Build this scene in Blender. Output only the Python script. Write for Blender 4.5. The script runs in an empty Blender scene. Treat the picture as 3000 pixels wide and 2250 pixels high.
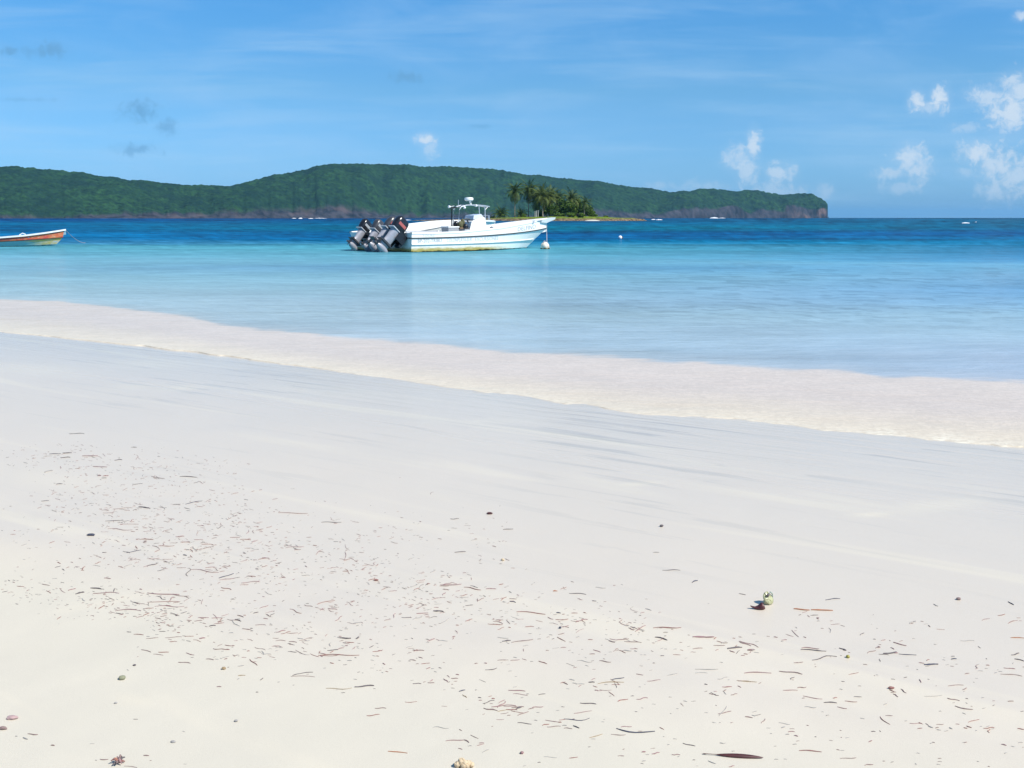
import bpy, math, random
import numpy as np
from mathutils import Vector, Matrix, noise
random.seed(7)
PI = math.pi
R = math.radians
scene = bpy.context.scene
COL = scene.collection

# ------------------------------------------------------------------ camera
CAM_H = 1.65                       # eye height above the water
HORIZON_PY = 638.0                 # measured on the 3000 x 2250 photograph
FPX = 3000.0 * 35.0 / 36.0
PITCH = math.atan((1125.0 - HORIZON_PY) / FPX)
SP, CP = math.sin(PITCH), math.cos(PITCH)
cam_data = bpy.data.cameras.new('camera')
cam_data.lens = 35.0
cam_data.sensor_width = 36.0
cam_data.clip_start = 0.1
cam_data.clip_end = 120000.0
cam = bpy.data.objects.new('camera', cam_data)
COL.objects.link(cam)
cam.location = (0, 0, CAM_H)
cam.rotation_euler = (PI / 2 - PITCH, 0, 0)
scene.camera = cam


def ray(px, py):
    dx = (px - 1500.0) / FPX
    dy = (1125.0 - py) / FPX
    return dx, CP + SP * dy, -SP + CP * dy


def on_plane(px, py, z=0.0):
    x, y, zz = ray(px, py)
    t = (z - CAM_H) / zz
    return x * t, y * t


def at_depth(px, py, Y):
    x, y, z = ray(px, py)
    t = Y / y
    return x * t, Y, CAM_H + z * t


# ------------------------------------------------------------------ colour + nodes
def lin1(c):
    c /= 255.0
    return c / 12.92 if c <= 0.04045 else ((c + 0.055) / 1.055) ** 2.4


def srgb(r, g, b):
    return (lin1(r), lin1(g), lin1(b))


class NT:
    def __init__(self, tree):
        self.t = tree

    def n(self, kind, props=None, **ins):
        nd = self.t.nodes.new(kind)
        for k, v in (props or {}).items():
            setattr(nd, k, v)
        for k, v in ins.items():
            key = k.replace('_', ' ')
            sock = nd.inputs[int(k[1:])] if (k[0] == 'i' and k[1:].isdigit()) else nd.inputs[key]
            if isinstance(v, bpy.types.NodeSocket):
                self.t.links.new(v, sock)
            else:
                sock.default_value = v
        return nd

    def link(self, a, b):
        self.t.links.new(a, b)


def c4(c):
    return (c[0], c[1], c[2], 1.0)


def new_mat(name):
    m = bpy.data.materials.new(name)
    m.use_nodes = True
    t = m.node_tree
    t.nodes.clear()
    nt = NT(t)
    out = nt.n('ShaderNodeOutputMaterial')
    return m, nt, out


def paint(name, col, rough=0.5, var=0.12, scale=6.0, metal=0.0, spec=0.5, bump=0.0, col2=None, thr=(0.45, 0.65)):
    """A plain surface with worn, uneven colour."""
    m, nt, out = new_mat(name)
    tc = nt.n('ShaderNodeTexCoord')
    nz = nt.n('ShaderNodeTexNoise', Vector=tc.outputs['Object'], Scale=scale, Detail=5.0, Roughness=0.6)
    if col2 is None:
        col2 = tuple(max(0.0, c * (1 - 2.2 * var)) for c in col)
        thr = (0.35, 0.75)
    mr = nt.n('ShaderNodeMapRange', Value=nz.outputs['Fac'], From_Min=thr[0], From_Max=thr[1])
    mx = nt.n('ShaderNodeMix', {'data_type': 'RGBA'}, i0=mr.outputs[0], i6=c4(col), i7=c4(col2))
    b = nt.n('ShaderNodeBsdfPrincipled', Base_Color=mx.outputs[2], Roughness=rough, Metallic=metal)
    b.inputs['Specular IOR Level'].default_value = spec
    if bump:
        bp = nt.n('ShaderNodeBump', Strength=bump, Distance=0.02, Height=nz.outputs['Fac'])
        nt.link(bp.outputs[0], b.inputs['Normal'])
    nt.link(b.outputs[0], out.inputs[0])
    return m


# ------------------------------------------------------------------ mesh builder
class MB:
    def __init__(self):
        self.v, self.f, self.m = [], [], []

    def add(self, verts, faces, mi=0):
        o = len(self.v)
        self.v += [tuple(p) for p in verts]
        self.f += [tuple(i + o for i in f) for f in faces]
        self.m += [mi] * len(faces)
        return o

    def box(self, c, s, mi=0, rot=None, taper=1.0):
        hx, hy, hz = s[0] / 2, s[1] / 2, s[2] / 2
        vs = []
        for z, k in ((-hz, 1.0), (hz, taper)):
            for x, y in ((-hx, -hy), (hx, -hy), (hx, hy), (-hx, hy)):
                p = Vector((x * k, y * k, z))
                if rot is not None:
                    p = rot @ p
                vs.append((p.x + c[0], p.y + c[1], p.z + c[2]))
        self.add(vs, [(3, 2, 1, 0), (4, 5, 6, 7), (0, 1, 5, 4), (1, 2, 6, 5), (2, 3, 7, 6), (3, 0, 4, 7)], mi)

    def tube(self, pts, rad, n=8, mi=0, caps=True, flat=1.0):
        pts = [Vector(p) for p in pts]
        if not hasattr(rad, '__len__'):
            rad = [rad] * len(pts)
        vs, fs = [], []
        up = Vector((0, 0, 1))
        for i, p in enumerate(pts):
            a = pts[max(0, i - 1)]
            b = pts[min(len(pts) - 1, i + 1)]
            d = (b - a).normalized()
            s = d.cross(up)
            if s.length < 1e-4:
                s = d.cross(Vector((1, 0, 0)))
            s.normalize()
            t = s.cross(d).normalized()
            for k in range(n):
                an = 2 * PI * k / n
                vs.append(p + s * (math.cos(an) * rad[i]) + t * (math.sin(an) * rad[i] * flat))
        for i in range(len(pts) - 1):
            for k in range(n):
                k2 = (k + 1) % n
                fs.append((i * n + k, i * n + k2, (i + 1) * n + k2, (i + 1) * n + k))
        if caps:
            fs.append(tuple(range(n - 1, -1, -1)))
            fs.append(tuple((len(pts) - 1) * n + k for k in range(n)))
        self.add(vs, fs, mi)

    def lathe(self, prof, n=16, c=(0, 0, 0), mi=0, rot=None):
        vs, fs = [], []
        for r, z in prof:
            for k in range(n):
                a = 2 * PI * k / n
                p = Vector((r * math.cos(a), r * math.sin(a), z))
                if rot is not None:
                    p = rot @ p
                vs.append((p.x + c[0], p.y + c[1], p.z + c[2]))
        for i in range(len(prof) - 1):
            for k in range(n):
                k2 = (k + 1) % n
                fs.append((i * n + k, i * n + k2, (i + 1) * n + k2, (i + 1) * n + k))
        self.add(vs, fs, mi)

    def loft(self, rings, mi=0, closed=False, cap0=False, cap1=False):
        n = len(rings[0])
        vs = [p for r in rings for p in r]
        fs = []
        for i in range(len(rings) - 1):
            for k in range(n if closed else n - 1):
                k2 = (k + 1) % n
                fs.append((i * n + k, i * n + k2, (i + 1) * n + k2, (i + 1) * n + k))
        if cap0:
            fs.append(tuple(range(n - 1, -1, -1)))
        if cap1:
            fs.append(tuple((len(rings) - 1) * n + k for k in range(n)))
        self.add(vs, fs, mi)

    def blob(self, c, r, seed=0, amp=0.18, n=2, mi=0, sq=(1, 1, 1)):
        import bmesh
        bm = bmesh.new()
        bmesh.ops.create_icosphere(bm, subdivisions=n, radius=1.0)
        vs = []
        for v in bm.verts:
            k = 1 + amp * noise.noise(v.co * 1.7 + Vector((seed * 3.1, seed * 1.7, seed)))
            vs.append((c[0] + v.co.x * r * k * sq[0], c[1] + v.co.y * r * k * sq[1], c[2] + v.co.z * r * k * sq[2]))
        fs = [tuple(x.index for x in f.verts) for f in bm.faces]
        bm.free()
        self.add(vs, fs, mi)

    def mesh(self, name, mats, smooth=True):
        me = bpy.data.meshes.new(name)
        me.from_pydata(self.v, [], self.f)
        if not isinstance(mats, (list, tuple)):
            mats = [mats]
        for m in mats:
            me.materials.append(m)
        me.polygons.foreach_set('material_index', self.m)
        me.polygons.foreach_set('use_smooth', [smooth] * len(self.f))
        me.update()
        return me

    def build(self, name, mats, parent=None, smooth=True, loc=None, angle=40):
        me = self.mesh(name, mats, smooth)
        o = bpy.data.objects.new(name, me)
        COL.objects.link(o)
        if smooth and angle:
            me.set_sharp_from_angle(angle=R(angle))
        if parent is not None:
            o.parent = parent
        if loc is not None:
            o.location = loc
        return o


def tag(o, label=None, cat=None, group=None, kind=None):
    if label:
        o['label'] = label
    if cat:
        o['category'] = cat
    if group:
        o['group'] = group
    if kind:
        o['kind'] = kind
    return o


def empty(name, loc, rz=0.0):
    o = bpy.data.objects.new(name, None)
    COL.objects.link(o)
    o.empty_display_size = 0.2
    o.location = loc
    o.rotation_euler = (0, 0, rz)
    return o


def np_mesh(name, V, F, mat, attrs=None, cols=None, parent=None, smooth=True):
    me = bpy.data.meshes.new(name)
    V = np.asarray(V, dtype=np.float32)
    F = np.asarray(F, dtype=np.int32)
    me.vertices.add(len(V))
    me.vertices.foreach_set('co', V.ravel())
    me.loops.add(F.size)
    me.loops.foreach_set('vertex_index', F.ravel())
    me.polygons.add(len(F))
    me.polygons.foreach_set('loop_start', np.arange(0, F.size, 4, dtype=np.int32))
    me.polygons.foreach_set('use_smooth', np.ones(len(F), dtype=bool) if smooth else np.zeros(len(F), dtype=bool))
    me.update(calc_edges=True)
    me.validate()
    for k, a in (attrs or {}).items():
        at = me.attributes.new(k, 'FLOAT', 'POINT')
        at.data.foreach_set('value', np.asarray(a, dtype=np.float32).ravel())
    for k, a in (cols or {}).items():
        at = me.attributes.new(k, 'FLOAT_COLOR', 'POINT')
        a = np.asarray(a, dtype=np.float32)
        a = np.concatenate([a, np.ones((len(a), 1), dtype=np.float32)], axis=1)
        at.data.foreach_set('color', a.ravel())
    me.materials.append(mat)
    o = bpy.data.objects.new(name, me)
    COL.objects.link(o)
    if parent is not None:
        o.parent = parent
    return o


def grid_faces(nr, nc):
    i = np.arange(nr - 1)[:, None] * nc + np.arange(nc - 1)[None, :]
    return np.stack([i, i + 1, i + nc + 1, i + nc], axis=-1).reshape(-1, 4)


def smoothstep(a, b, x):
    t = np.clip((x - a) / (b - a), 0, 1)
    return t * t * (3 - 2 * t)


# value noise in numpy (vectorised, 2-D), used for terrain
_rng = np.random.RandomState(11)
_TAB = _rng.rand(512, 512)


def vnoise(x, y):
    xi = np.floor(x).astype(int)
    yi = np.floor(y).astype(int)
    fx = x - xi
    fy = y - yi
    fx = fx * fx * (3 - 2 * fx)
    fy = fy * fy * (3 - 2 * fy)
    a = _TAB[xi & 511, yi & 511]
    b = _TAB[(xi + 1) & 511, yi & 511]
    c = _TAB[xi & 511, (yi + 1) & 511]
    d = _TAB[(xi + 1) & 511, (yi + 1) & 511]
    return (a * (1 - fx) + b * fx) * (1 - fy) + (c * (1 - fx) + d * fx) * fy


def fbm(x, y, o=4, g=0.5):
    s = np.zeros_like(x, dtype=float)
    a, t = 1.0, 0.0
    for k in range(o):
        s += a * vnoise(x * 2 ** k + 17.3 * k, y * 2 ** k + 9.1 * k)
        t += a
        a *= g
    return s / t


# ------------------------------------------------------------------ light and sky
SUN_AZ, SUN_EL = 118.0, 48.0
scene.view_settings.view_transform = 'Standard'
scene.view_settings.look = 'None'
scene.view_settings.exposure = 0.35
scene.view_settings.gamma = 1.0
scene.render.film_transparent = False
sun_d = bpy.data.lights.new('sun', 'SUN')
sun_d.energy = 4.6
sun_d.angle = R(0.53)
sun_d.color = (1.0, 0.955, 0.88)
sun = bpy.data.objects.new('sun', sun_d)
COL.objects.link(sun)
sdir = Vector((math.sin(R(SUN_AZ)) * math.cos(R(SUN_EL)), math.cos(R(SUN_AZ)) * math.cos(R(SUN_EL)), math.sin(R(SUN_EL))))
sun.rotation_euler = sdir.to_track_quat('Z', 'Y').to_euler()
sun.location = (20, -20, 40)

world = bpy.data.worlds.new('World')
scene.world = world
world.use_nodes = True
wt = NT(world.node_tree)
world.node_tree.nodes.clear()
wout = wt.n('ShaderNodeOutputWorld')
sky = wt.n('ShaderNodeTexSky', {'sky_type': 'NISHITA', 'sun_disc': False, 'sun_elevation': R(SUN_EL), 'sun_rotation': R(SUN_AZ),
                               'altitude': 0.0, 'air_density': 1.0, 'dust_density': 0.35, 'ozone_density': 2.2})
tint = wt.n('ShaderNodeMix', {'data_type': 'RGBA', 'blend_type': 'MULTIPLY'}, i0=1.0, i6=sky.outputs[0], i7=(1.0, 1.0, 1.0, 1.0))
SKY_TINT = tint.inputs[7]
geo = wt.n('ShaderNodeTexCoord')
sep = wt.n('ShaderNodeSeparateXYZ', Vector=geo.outputs['Generated'])
ymax = wt.n('ShaderNodeMath', {'operation': 'MAXIMUM'}, i0=sep.outputs['Y'], i1=0.02)
gx = wt.n('ShaderNodeMath', {'operation': 'DIVIDE'}, i0=sep.outputs['X'], i1=ymax.outputs[0])
gz = wt.n('ShaderNodeMath', {'operation': 'DIVIDE'}, i0=sep.outputs['Z'], i1=ymax.outputs[0])
gv = wt.n('ShaderNodeCombineXYZ', X=gx.outputs[0], Y=gz.outputs[0])


def dirpx(px, py):
    x, y, z = ray(px, py)
    return x / y, z / y


wn = wt.n('ShaderNodeTexNoise', Vector=gv.outputs[0], Scale=95.0, Detail=8.0, Roughness=0.62, Distortion=0.4)
wnc = wt.n('ShaderNodeMath', {'operation': 'MULTIPLY_ADD'}, i0=wn.outputs['Fac'], i1=3.6, i2=-1.75)


def cloud_mask(blobs):
    acc = None
    for (px, py, rx, ry, s) in blobs:
        cx, cy = dirpx(px, py)
        ex, ey = 1.25 * rx / FPX, 1.25 * ry / FPX
        d = wt.n('ShaderNodeVectorMath', {'operation': 'MULTIPLY_ADD'}, i0=gv.outputs[0], i1=(1 / ex, 1 / ey, 0), i2=(-cx / ex, -cy / ey, 0))
        ln = wt.n('ShaderNodeVectorMath', {'operation': 'LENGTH'}, i0=d.outputs[0])
        ad = wt.n('ShaderNodeMath', {'operation': 'ADD'}, i0=ln.outputs['Value'], i1=wnc.outputs[0])
        mr = wt.n('ShaderNodeMapRange', {'interpolation_type': 'SMOOTHSTEP'}, Value=ad.outputs[0], From_Min=1.15, From_Max=0.1, To_Min=0.0, To_Max=s * 0.8)
        sf = wt.n('ShaderNodeMapRange', {'interpolation_type': 'SMOOTHSTEP'}, Value=ln.outputs['Value'], From_Min=1.5, From_Max=0.0, To_Min=0.0, To_Max=s * 0.30)
        mr = wt.n('ShaderNodeMath', {'operation': 'ADD'}, i0=mr.outputs[0], i1=sf.outputs[0])
        if acc is None:
            acc = mr.outputs[0]
        else:
            acc = wt.n('ShaderNodeMath', {'operation': 'MAXIMUM'}, i0=acc, i1=mr.outputs[0]).outputs[0]
    return acc


white = [(1245, 408, 28, 18, .75), (1258, 436, 26, 26, .35), (2688, 300, 26, 26, .75), (2752, 292, 28, 32, .8), (2722, 315, 45, 20, .4),
         (2207, 425, 20, 42, .7), (2165, 462, 42, 36, .55), (2192, 505, 30, 42, .5), (2285, 508, 42, 28, .55), (2900, 280, 60, 28, .6),
         (2965, 325, 70, 60, .75), (2985, 265, 60, 50, .65), (2668, 462, 44, 34, .65), (2690, 500, 34, 40, .55), (2612, 508, 48, 18, .45),
         (2870, 450, 55, 30, .75), (2925, 480, 60, 40, .65), (2975, 520, 55, 60, .55), (2915, 555, 40, 40, .5), (2412, 562, 30, 22, .3),
         (2270, 555, 70, 24, .35), (2992, 48, 22, 14, .6), (2830, 372, 60, 12, .3), (2640, 550, 60, 20, .3), (1930, 545, 40, 12, .22), (2060, 545, 60, 16, .22),
         (2830, 505, 25, 14, .25)]
dark = [(150, 146, 46, 20, .62), (100, 150, 45, 14, .35), (28, 150, 28, 14, .6), (410, 325, 50, 28, .6), (488, 372, 28, 22, .5), (395, 437, 66, 14, .55),
        (1185, 225, 42, 16, .55), (1400, 370, 34, 7, .3), (60, 292, 80, 6, .25)]
wm = cloud_mask(white)
dm = cloud_mask(dark)
# thin high veils: long streaks low in the sky
stm = wt.n('ShaderNodeMapping', Vector=gv.outputs[0], Rotation=(0, 0, R(-2)), Scale=(2.2, 26.0, 1.0))
stn = wt.n('ShaderNodeTexNoise', Vector=stm.outputs[0], Scale=1.6, Detail=6.0, Roughness=0.55, Distortion=0.4)
stf = wt.n('ShaderNodeMapRange', {'interpolation_type': 'SMOOTHSTEP'}, Value=stn.outputs['Fac'], From_Min=0.42, From_Max=0.8, To_Min=0.0, To_Max=0.32)
s2m = wt.n('ShaderNodeMapping', Vector=gv.outputs[0], Rotation=(0, 0, R(14)), Scale=(3.0, 9.0, 1.0))
s2n = wt.n('ShaderNodeTexNoise', Vector=s2m.outputs[0], Scale=2.1, Detail=5.0, Roughness=0.55, Distortion=0.6)
s2f = wt.n('ShaderNodeMapRange', {'interpolation_type': 'SMOOTHSTEP'}, Value=s2n.outputs['Fac'], From_Min=0.42, From_Max=0.8, To_Min=0.0, To_Max=0.24)
WHITE = (5.6, 6.4, 7.2, 1)
DARKC = (1.15, 2.9, 5.0, 1)
sky_h = wt.n('ShaderNodeValToRGB', Fac=sep.outputs['Z'])
_cr = sky_h.color_ramp
_K = 0.82
for _i, (_p, _c) in enumerate([(0.0, (0.37, 0.77, 1.62)), (0.05, (0.44, 0.83, 1.42)), (0.12, (0.50, 0.91, 1.27)), (0.20, (0.41, 0.97, 1.40)), (0.6, (0.60, 1.0, 1.25))]):
    _e = _cr.elements[_i] if _i < 2 else _cr.elements.new(_p)
    _e.position = _p
    _e.color = (_c[0] * _K, _c[1] * _K, _c[2] * _K, 1)
wt.link(sky_h.outputs[0], SKY_TINT)
m1 = wt.n('ShaderNodeMix', {'data_type': 'RGBA'}, i0=stf.outputs[0], i6=tint.outputs[2], i7=(3.9, 5.7, 7.4, 1))
m2 = wt.n('ShaderNodeMix', {'data_type': 'RGBA'}, i0=s2f.outputs[0], i6=m1.outputs[2], i7=(3.3, 5.2, 7.6, 1))
m3 = wt.n('ShaderNodeMix', {'data_type': 'RGBA'}, i0=dm, i6=m2.outputs[2], i7=DARKC)
m4 = wt.n('ShaderNodeMix', {'data_type': 'RGBA'}, i0=wm, i6=m3.outputs[2], i7=WHITE)
bg = wt.n('ShaderNodeBackground', Color=m4.outputs[2], Strength=0.1)
wt.link(bg.outputs[0], wout.inputs[0])

# ------------------------------------------------------------------ shoreline
C1_PX = [(0, 972), (136, 986), (226, 995), (362, 1008), (425, 1012), (484, 1024), (588, 1033), (723, 1051), (859, 1069), (995, 1090), (1127, 1106), (1231, 1120),
         (1289, 1131), (1407, 1149), (1520, 1159), (1588, 1169), (1656, 1185), (1710, 1183), (1814, 1208), (1904, 1219), (1995, 1221), (2181, 1228), (2316, 1244),
         (2407, 1258), (2588, 1276), (2769, 1294), (3000, 1312)]
C2_PX = [(0, 879), (181, 888), (407, 913), (560, 934), (640, 953), (769, 972), (1000, 992), (1271, 1009), (1452, 1034), (1723, 1047), (2000, 1066), (2226, 1081),
         (2452, 1090), (2588, 1113), (2769, 1116), (3000, 1124)]
DRY_PX = [(-500, 1660), (0, 1735), (350, 1800), (700, 1985), (1300, 2140), (1900, 2270), (2600, 2420)]


def curve_of(picks):
    P = np.array([on_plane(*p) for p in picks])
    return P[:, 0] / P[:, 1], P[:, 1], P


c1a, c1y, C1P = curve_of(C1_PX)
c2a, c2y, C2P = curve_of(C2_PX)
dra, dry_y, _ = curve_of(DRY_PX)
d = C1P[-1] - C1P[0]
TAN = d / np.linalg.norm(d)
NRM = np.array([-TAN[1], TAN[0]])           # towards the sea
if NRM[1] < 0:
    NRM = -NRM
SHORE_C = float(np.mean(C1P @ NRM))
# a little extra depth of swash between the two outlines away from the frame
OFF2 = float(np.mean(C2P @ NRM) - SHORE_C)


def line_y(a, c):
    den = NRM[0] * a + NRM[1]
    return c / np.maximum(den, 1e-3)


def edge_y(a, ca, cy, off):
    """Depth along the view at lateral ratio a: measured inside, the straight shore outside."""
    a = np.asarray(a, dtype=float)
    base = line_y(a, SHORE_C + off)
    inside = np.interp(a, ca, cy)
    r0 = cy[0] / line_y(ca[0], SHORE_C + off)
    r1 = cy[-1] / line_y(ca[-1], SHORE_C + off)
    y = np.where(a < ca[0], base * (1 + (r0 - 1) * np.exp((a - ca[0]) * 8)), inside)
    y = np.where(a > ca[-1], base * (1 + (r1 - 1) * np.exp(-(a - ca[-1]) * 8)), y)
    return y


def land_dist(X, Y):
    return SHORE_C - (X * NRM[0] + Y * NRM[1])


def sand_base(X, Y):
    D = land_dist(X, Y)
    z = np.where(D > 0, 0.020 * np.minimum(D, 12) + 0.045 * np.maximum(D - 12, 0), 0.035 * D)
    return np.clip(z, -3.0, 2.5)


def sand_z(X, Y):
    X = np.asarray(X, dtype=float)
    Y = np.asarray(Y, dtype=float)
    D = land_dist(X, Y)
    T = X * TAN[0] + Y * TAN[1]
    z = sand_base(X, Y)
    k = smoothstep(-0.5, 1.0, D)
    z = z + k * 0.020 * (fbm(T * 0.35 + 40, D * 0.8 + 7, 3) - 0.5)
    z = z + k * 0.006 * (fbm(T * 1.3 + 3, D * 2.2 + 2, 3) - 0.5)
    z = z + smoothstep(3.0, 5.5, D) * 0.009 * (fbm(X * 3.1 + 9, Y * 3.1 + 4, 3) - 0.5)
    return z


def on_sand(px, py):
    z = 0.05
    for _ in range(12):
        x, y = on_plane(px, py, z)
        z = float(sand_z(x, y))
    return Vector((x, y, z))


# ------------------------------------------------------------------ sand
m_sand, nt, out = new_mat('sand')
tc = nt.n('ShaderNodeTexCoord')
wet = nt.n('ShaderNodeAttribute', {'attribute_name': 'wet'})
film = nt.n('ShaderNodeAttribute', {'attribute_name': 'film'})
ang = math.atan2(TAN[1], TAN[0])
mp = nt.n('ShaderNodeMapping', {'vector_type': 'TEXTURE'}, Vector=tc.outputs['Object'], Rotation=(0, 0, ang))
# backwash streaks: long thin marks nearly along the shore
mp2 = nt.n('ShaderNodeMapping', Vector=mp.outputs[0], Rotation=(0, 0, R(1.5)), Scale=(0.50, 7.5, 1.0))
st = nt.n('ShaderNodeTexNoise', Vector=mp2.outputs[0], Scale=1.15, Detail=4.0, Roughness=0.55, Distortion=0.55)
mp4 = nt.n('ShaderNodeMapping', Vector=mp.outputs[0], Rotation=(0, 0, R(-9)), Scale=(0.62, 9.0, 1.0), Location=(3.0, 7.0, 0.0))
st4 = nt.n('ShaderNodeTexNoise', Vector=mp4.outputs[0], Scale=1.0, Detail=4.0, Roughness=0.55, Distortion=0.5)
line4 = nt.n('ShaderNodeMapRange', {'interpolation_type': 'SMOOTHSTEP'}, Value=st4.outputs['Fac'], From_Min=0.385, From_Max=0.345)
line = nt.n('ShaderNodeMapRange', {'interpolation_type': 'SMOOTHSTEP'}, Value=st.outputs['Fac'], From_Min=0.40, From_Max=0.355)
mp3 = nt.n('ShaderNodeMapping', Vector=mp.outputs[0], Rotation=(0, 0, R(-4)), Scale=(0.16, 1.9, 1.0))
st3 = nt.n('ShaderNodeTexNoise', Vector=mp3.outputs[0], Scale=1.3, Detail=3.0, Roughness=0.5, Distortion=0.6)
bright = nt.n('ShaderNodeMapRange', {'interpolation_type': 'SMOOTHSTEP'}, Value=st3.outputs['Fac'], From_Min=0.56, From_Max=0.70)
grain = nt.n('ShaderNodeTexNoise', Vector=tc.outputs['Object'], Scale=420.0, Detail=2.0, Roughness=0.6)
mott = nt.n('ShaderNodeTexNoise', Vector=tc.outputs['Object'], Scale=1.7, Detail=5.0, Roughness=0.6)
dryc = nt.n('ShaderNodeMix', {'data_type': 'RGBA'}, i0=mott.outputs['Fac'], i6=(0.595, 0.545, 0.445, 1), i7=(0.565, 0.52, 0.435, 1))
wetc = nt.n('ShaderNodeMix', {'data_type': 'RGBA'}, i0=mott.outputs['Fac'], i6=(0.630, 0.555, 0.455, 1), i7=(0.600, 0.535, 0.445, 1))
base = nt.n('ShaderNodeMix', {'data_type': 'RGBA'}, i0=wet.outputs['Fac'], i6=dryc.outputs[2], i7=wetc.outputs[2])
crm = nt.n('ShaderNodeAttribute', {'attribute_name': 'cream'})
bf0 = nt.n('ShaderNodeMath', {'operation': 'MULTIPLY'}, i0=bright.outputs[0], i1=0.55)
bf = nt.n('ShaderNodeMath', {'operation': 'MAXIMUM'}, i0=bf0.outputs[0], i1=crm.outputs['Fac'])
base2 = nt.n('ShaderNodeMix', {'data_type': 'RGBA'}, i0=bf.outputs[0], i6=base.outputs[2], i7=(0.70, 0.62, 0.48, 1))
pmk = nt.n('ShaderNodeTexNoise', Vector=mp.outputs[0], Scale=0.55, Detail=2.0)
pmr = nt.n('ShaderNodeMapRange', {'interpolation_type': 'SMOOTHSTEP'}, Value=pmk.outputs['Fac'], From_Min=0.38, From_Max=0.60)
lmx0 = nt.n('ShaderNodeMath', {'operation': 'MAXIMUM'}, i0=line.outputs[0], i1=line4.outputs[0])
lmx = nt.n('ShaderNodeMath', {'operation': 'MULTIPLY'}, i0=lmx0.outputs[0], i1=pmr.outputs[0])
lf = nt.n('ShaderNodeMath', {'operation': 'MULTIPLY'}, i0=lmx.outputs[0], i1=film.outputs['Fac'])
lf2 = nt.n('ShaderNodeMath', {'operation': 'MULTIPLY'}, i0=lf.outputs[0], i1=0.52)
base3 = nt.n('ShaderNodeMix', {'data_type': 'RGBA'}, i0=lf2.outputs[0], i6=base2.outputs[2], i7=(0.30, 0.30, 0.28, 1))
gr = nt.n('ShaderNodeMapRange', Value=grain.outputs['Fac'], From_Min=0.3, From_Max=0.7, To_Min=0.93, To_Max=1.05)
base4 = nt.n('ShaderNodeMix', {'data_type': 'RGBA', 'blend_type': 'MULTIPLY'}, i0=1.0, i6=base3.outputs[2], i7=gr.outputs[0])
rg = nt.n('ShaderNodeMapRange', Value=wet.outputs['Fac'], From_Min=0.0, From_Max=1.0, To_Min=0.9, To_Max=0.42)
rg2 = nt.n('ShaderNodeMath', {'operation': 'MULTIPLY_ADD'}, i0=film.outputs['Fac'], i1=-0.26, i2=rg.outputs[0])
hs = nt.n('ShaderNodeMath', {'operation': 'MULTIPLY'}, i0=st.outputs['Fac'], i1=film.outputs['Fac'])
b1 = nt.n('ShaderNodeBump', Strength=0.35, Distance=0.03, Height=hs.outputs[0])
b2 = nt.n('ShaderNodeBump', Strength=0.25, Distance=0.003, Height=grain.outputs['Fac'], Normal=b1.outputs[0])
bs = nt.n('ShaderNodeBsdfPrincipled', Base_Color=base4.outputs[2], Roughness=rg2.outputs[0], Normal=b2.outputs[0])
sp = nt.n('ShaderNodeMapRange', Value=wet.outputs['Fac'], To_Min=0.15, To_Max=0.5)
nt.link(sp.outputs[0], bs.inputs['Specular IOR Level'])
nt.link(bs.outputs[0], out.inputs[0])

ang_in = np.concatenate([np.linspace(-180, -34, 50), np.linspace(-33.5, 33.5, 460), np.linspace(34, 180, 50)])
phis = np.radians(ang_in)
winv = np.linspace(1 / 1.6, 1 / 60.0, 420)
rs = np.concatenate([[0.15, 0.5, 0.9, 1.2], 1 / winv, [70, 90, 130, 200, 350, 700, 1500, 3000]])
RR, PH = np.meshgrid(rs, phis, indexing='ij')
SX, SY = RR * np.sin(PH), RR * np.cos(PH)
SZ = sand_z(SX, SY)
A = np.where(SY > 0.05, SX / np.maximum(SY, 0.05), 9.0)
yd = np.interp(A, dra, dry_y)
wobble = 0.5 * (fbm(SX * 0.9 + 5, SY * 0.9 + 1, 4) - 0.5)
wetv = smoothstep(-0.35, 0.55, SY + wobble - yd)
wetv = np.where(SY <= 0.05, 0, wetv)
y1 = edge_y(np.clip(A, -1.2, 8), c1a, c1y, 0.0)
filmv = np.exp(-(np.maximum(y1 - SY, 0) / (0.36 * y1)) ** 1.5) * wetv
filmv = np.where(SY < 0.05, 0, filmv)
# cream-coloured streaks in the sand between the backwash rills
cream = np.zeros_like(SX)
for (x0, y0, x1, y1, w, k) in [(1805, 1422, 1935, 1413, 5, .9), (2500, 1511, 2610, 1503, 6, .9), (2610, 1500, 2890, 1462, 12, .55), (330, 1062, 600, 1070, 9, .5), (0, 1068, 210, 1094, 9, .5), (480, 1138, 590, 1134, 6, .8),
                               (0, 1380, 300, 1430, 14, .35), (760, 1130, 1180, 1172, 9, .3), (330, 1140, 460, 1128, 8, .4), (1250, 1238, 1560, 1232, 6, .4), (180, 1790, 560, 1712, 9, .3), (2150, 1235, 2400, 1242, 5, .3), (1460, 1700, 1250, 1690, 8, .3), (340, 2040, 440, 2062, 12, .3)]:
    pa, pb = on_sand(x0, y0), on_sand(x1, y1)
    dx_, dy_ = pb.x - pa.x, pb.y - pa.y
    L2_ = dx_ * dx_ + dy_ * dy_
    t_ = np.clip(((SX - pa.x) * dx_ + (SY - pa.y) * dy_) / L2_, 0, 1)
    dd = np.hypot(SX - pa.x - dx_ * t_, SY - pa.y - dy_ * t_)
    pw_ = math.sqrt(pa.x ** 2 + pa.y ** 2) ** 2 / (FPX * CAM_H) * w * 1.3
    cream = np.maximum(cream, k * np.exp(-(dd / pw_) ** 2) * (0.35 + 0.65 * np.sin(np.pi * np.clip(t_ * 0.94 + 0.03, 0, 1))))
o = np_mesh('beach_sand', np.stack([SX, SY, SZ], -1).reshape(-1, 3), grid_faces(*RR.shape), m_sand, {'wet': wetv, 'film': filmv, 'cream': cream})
tag(o, 'pale cream sand beach, wet and bluish towards the water', None, None, 'structure')

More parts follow.
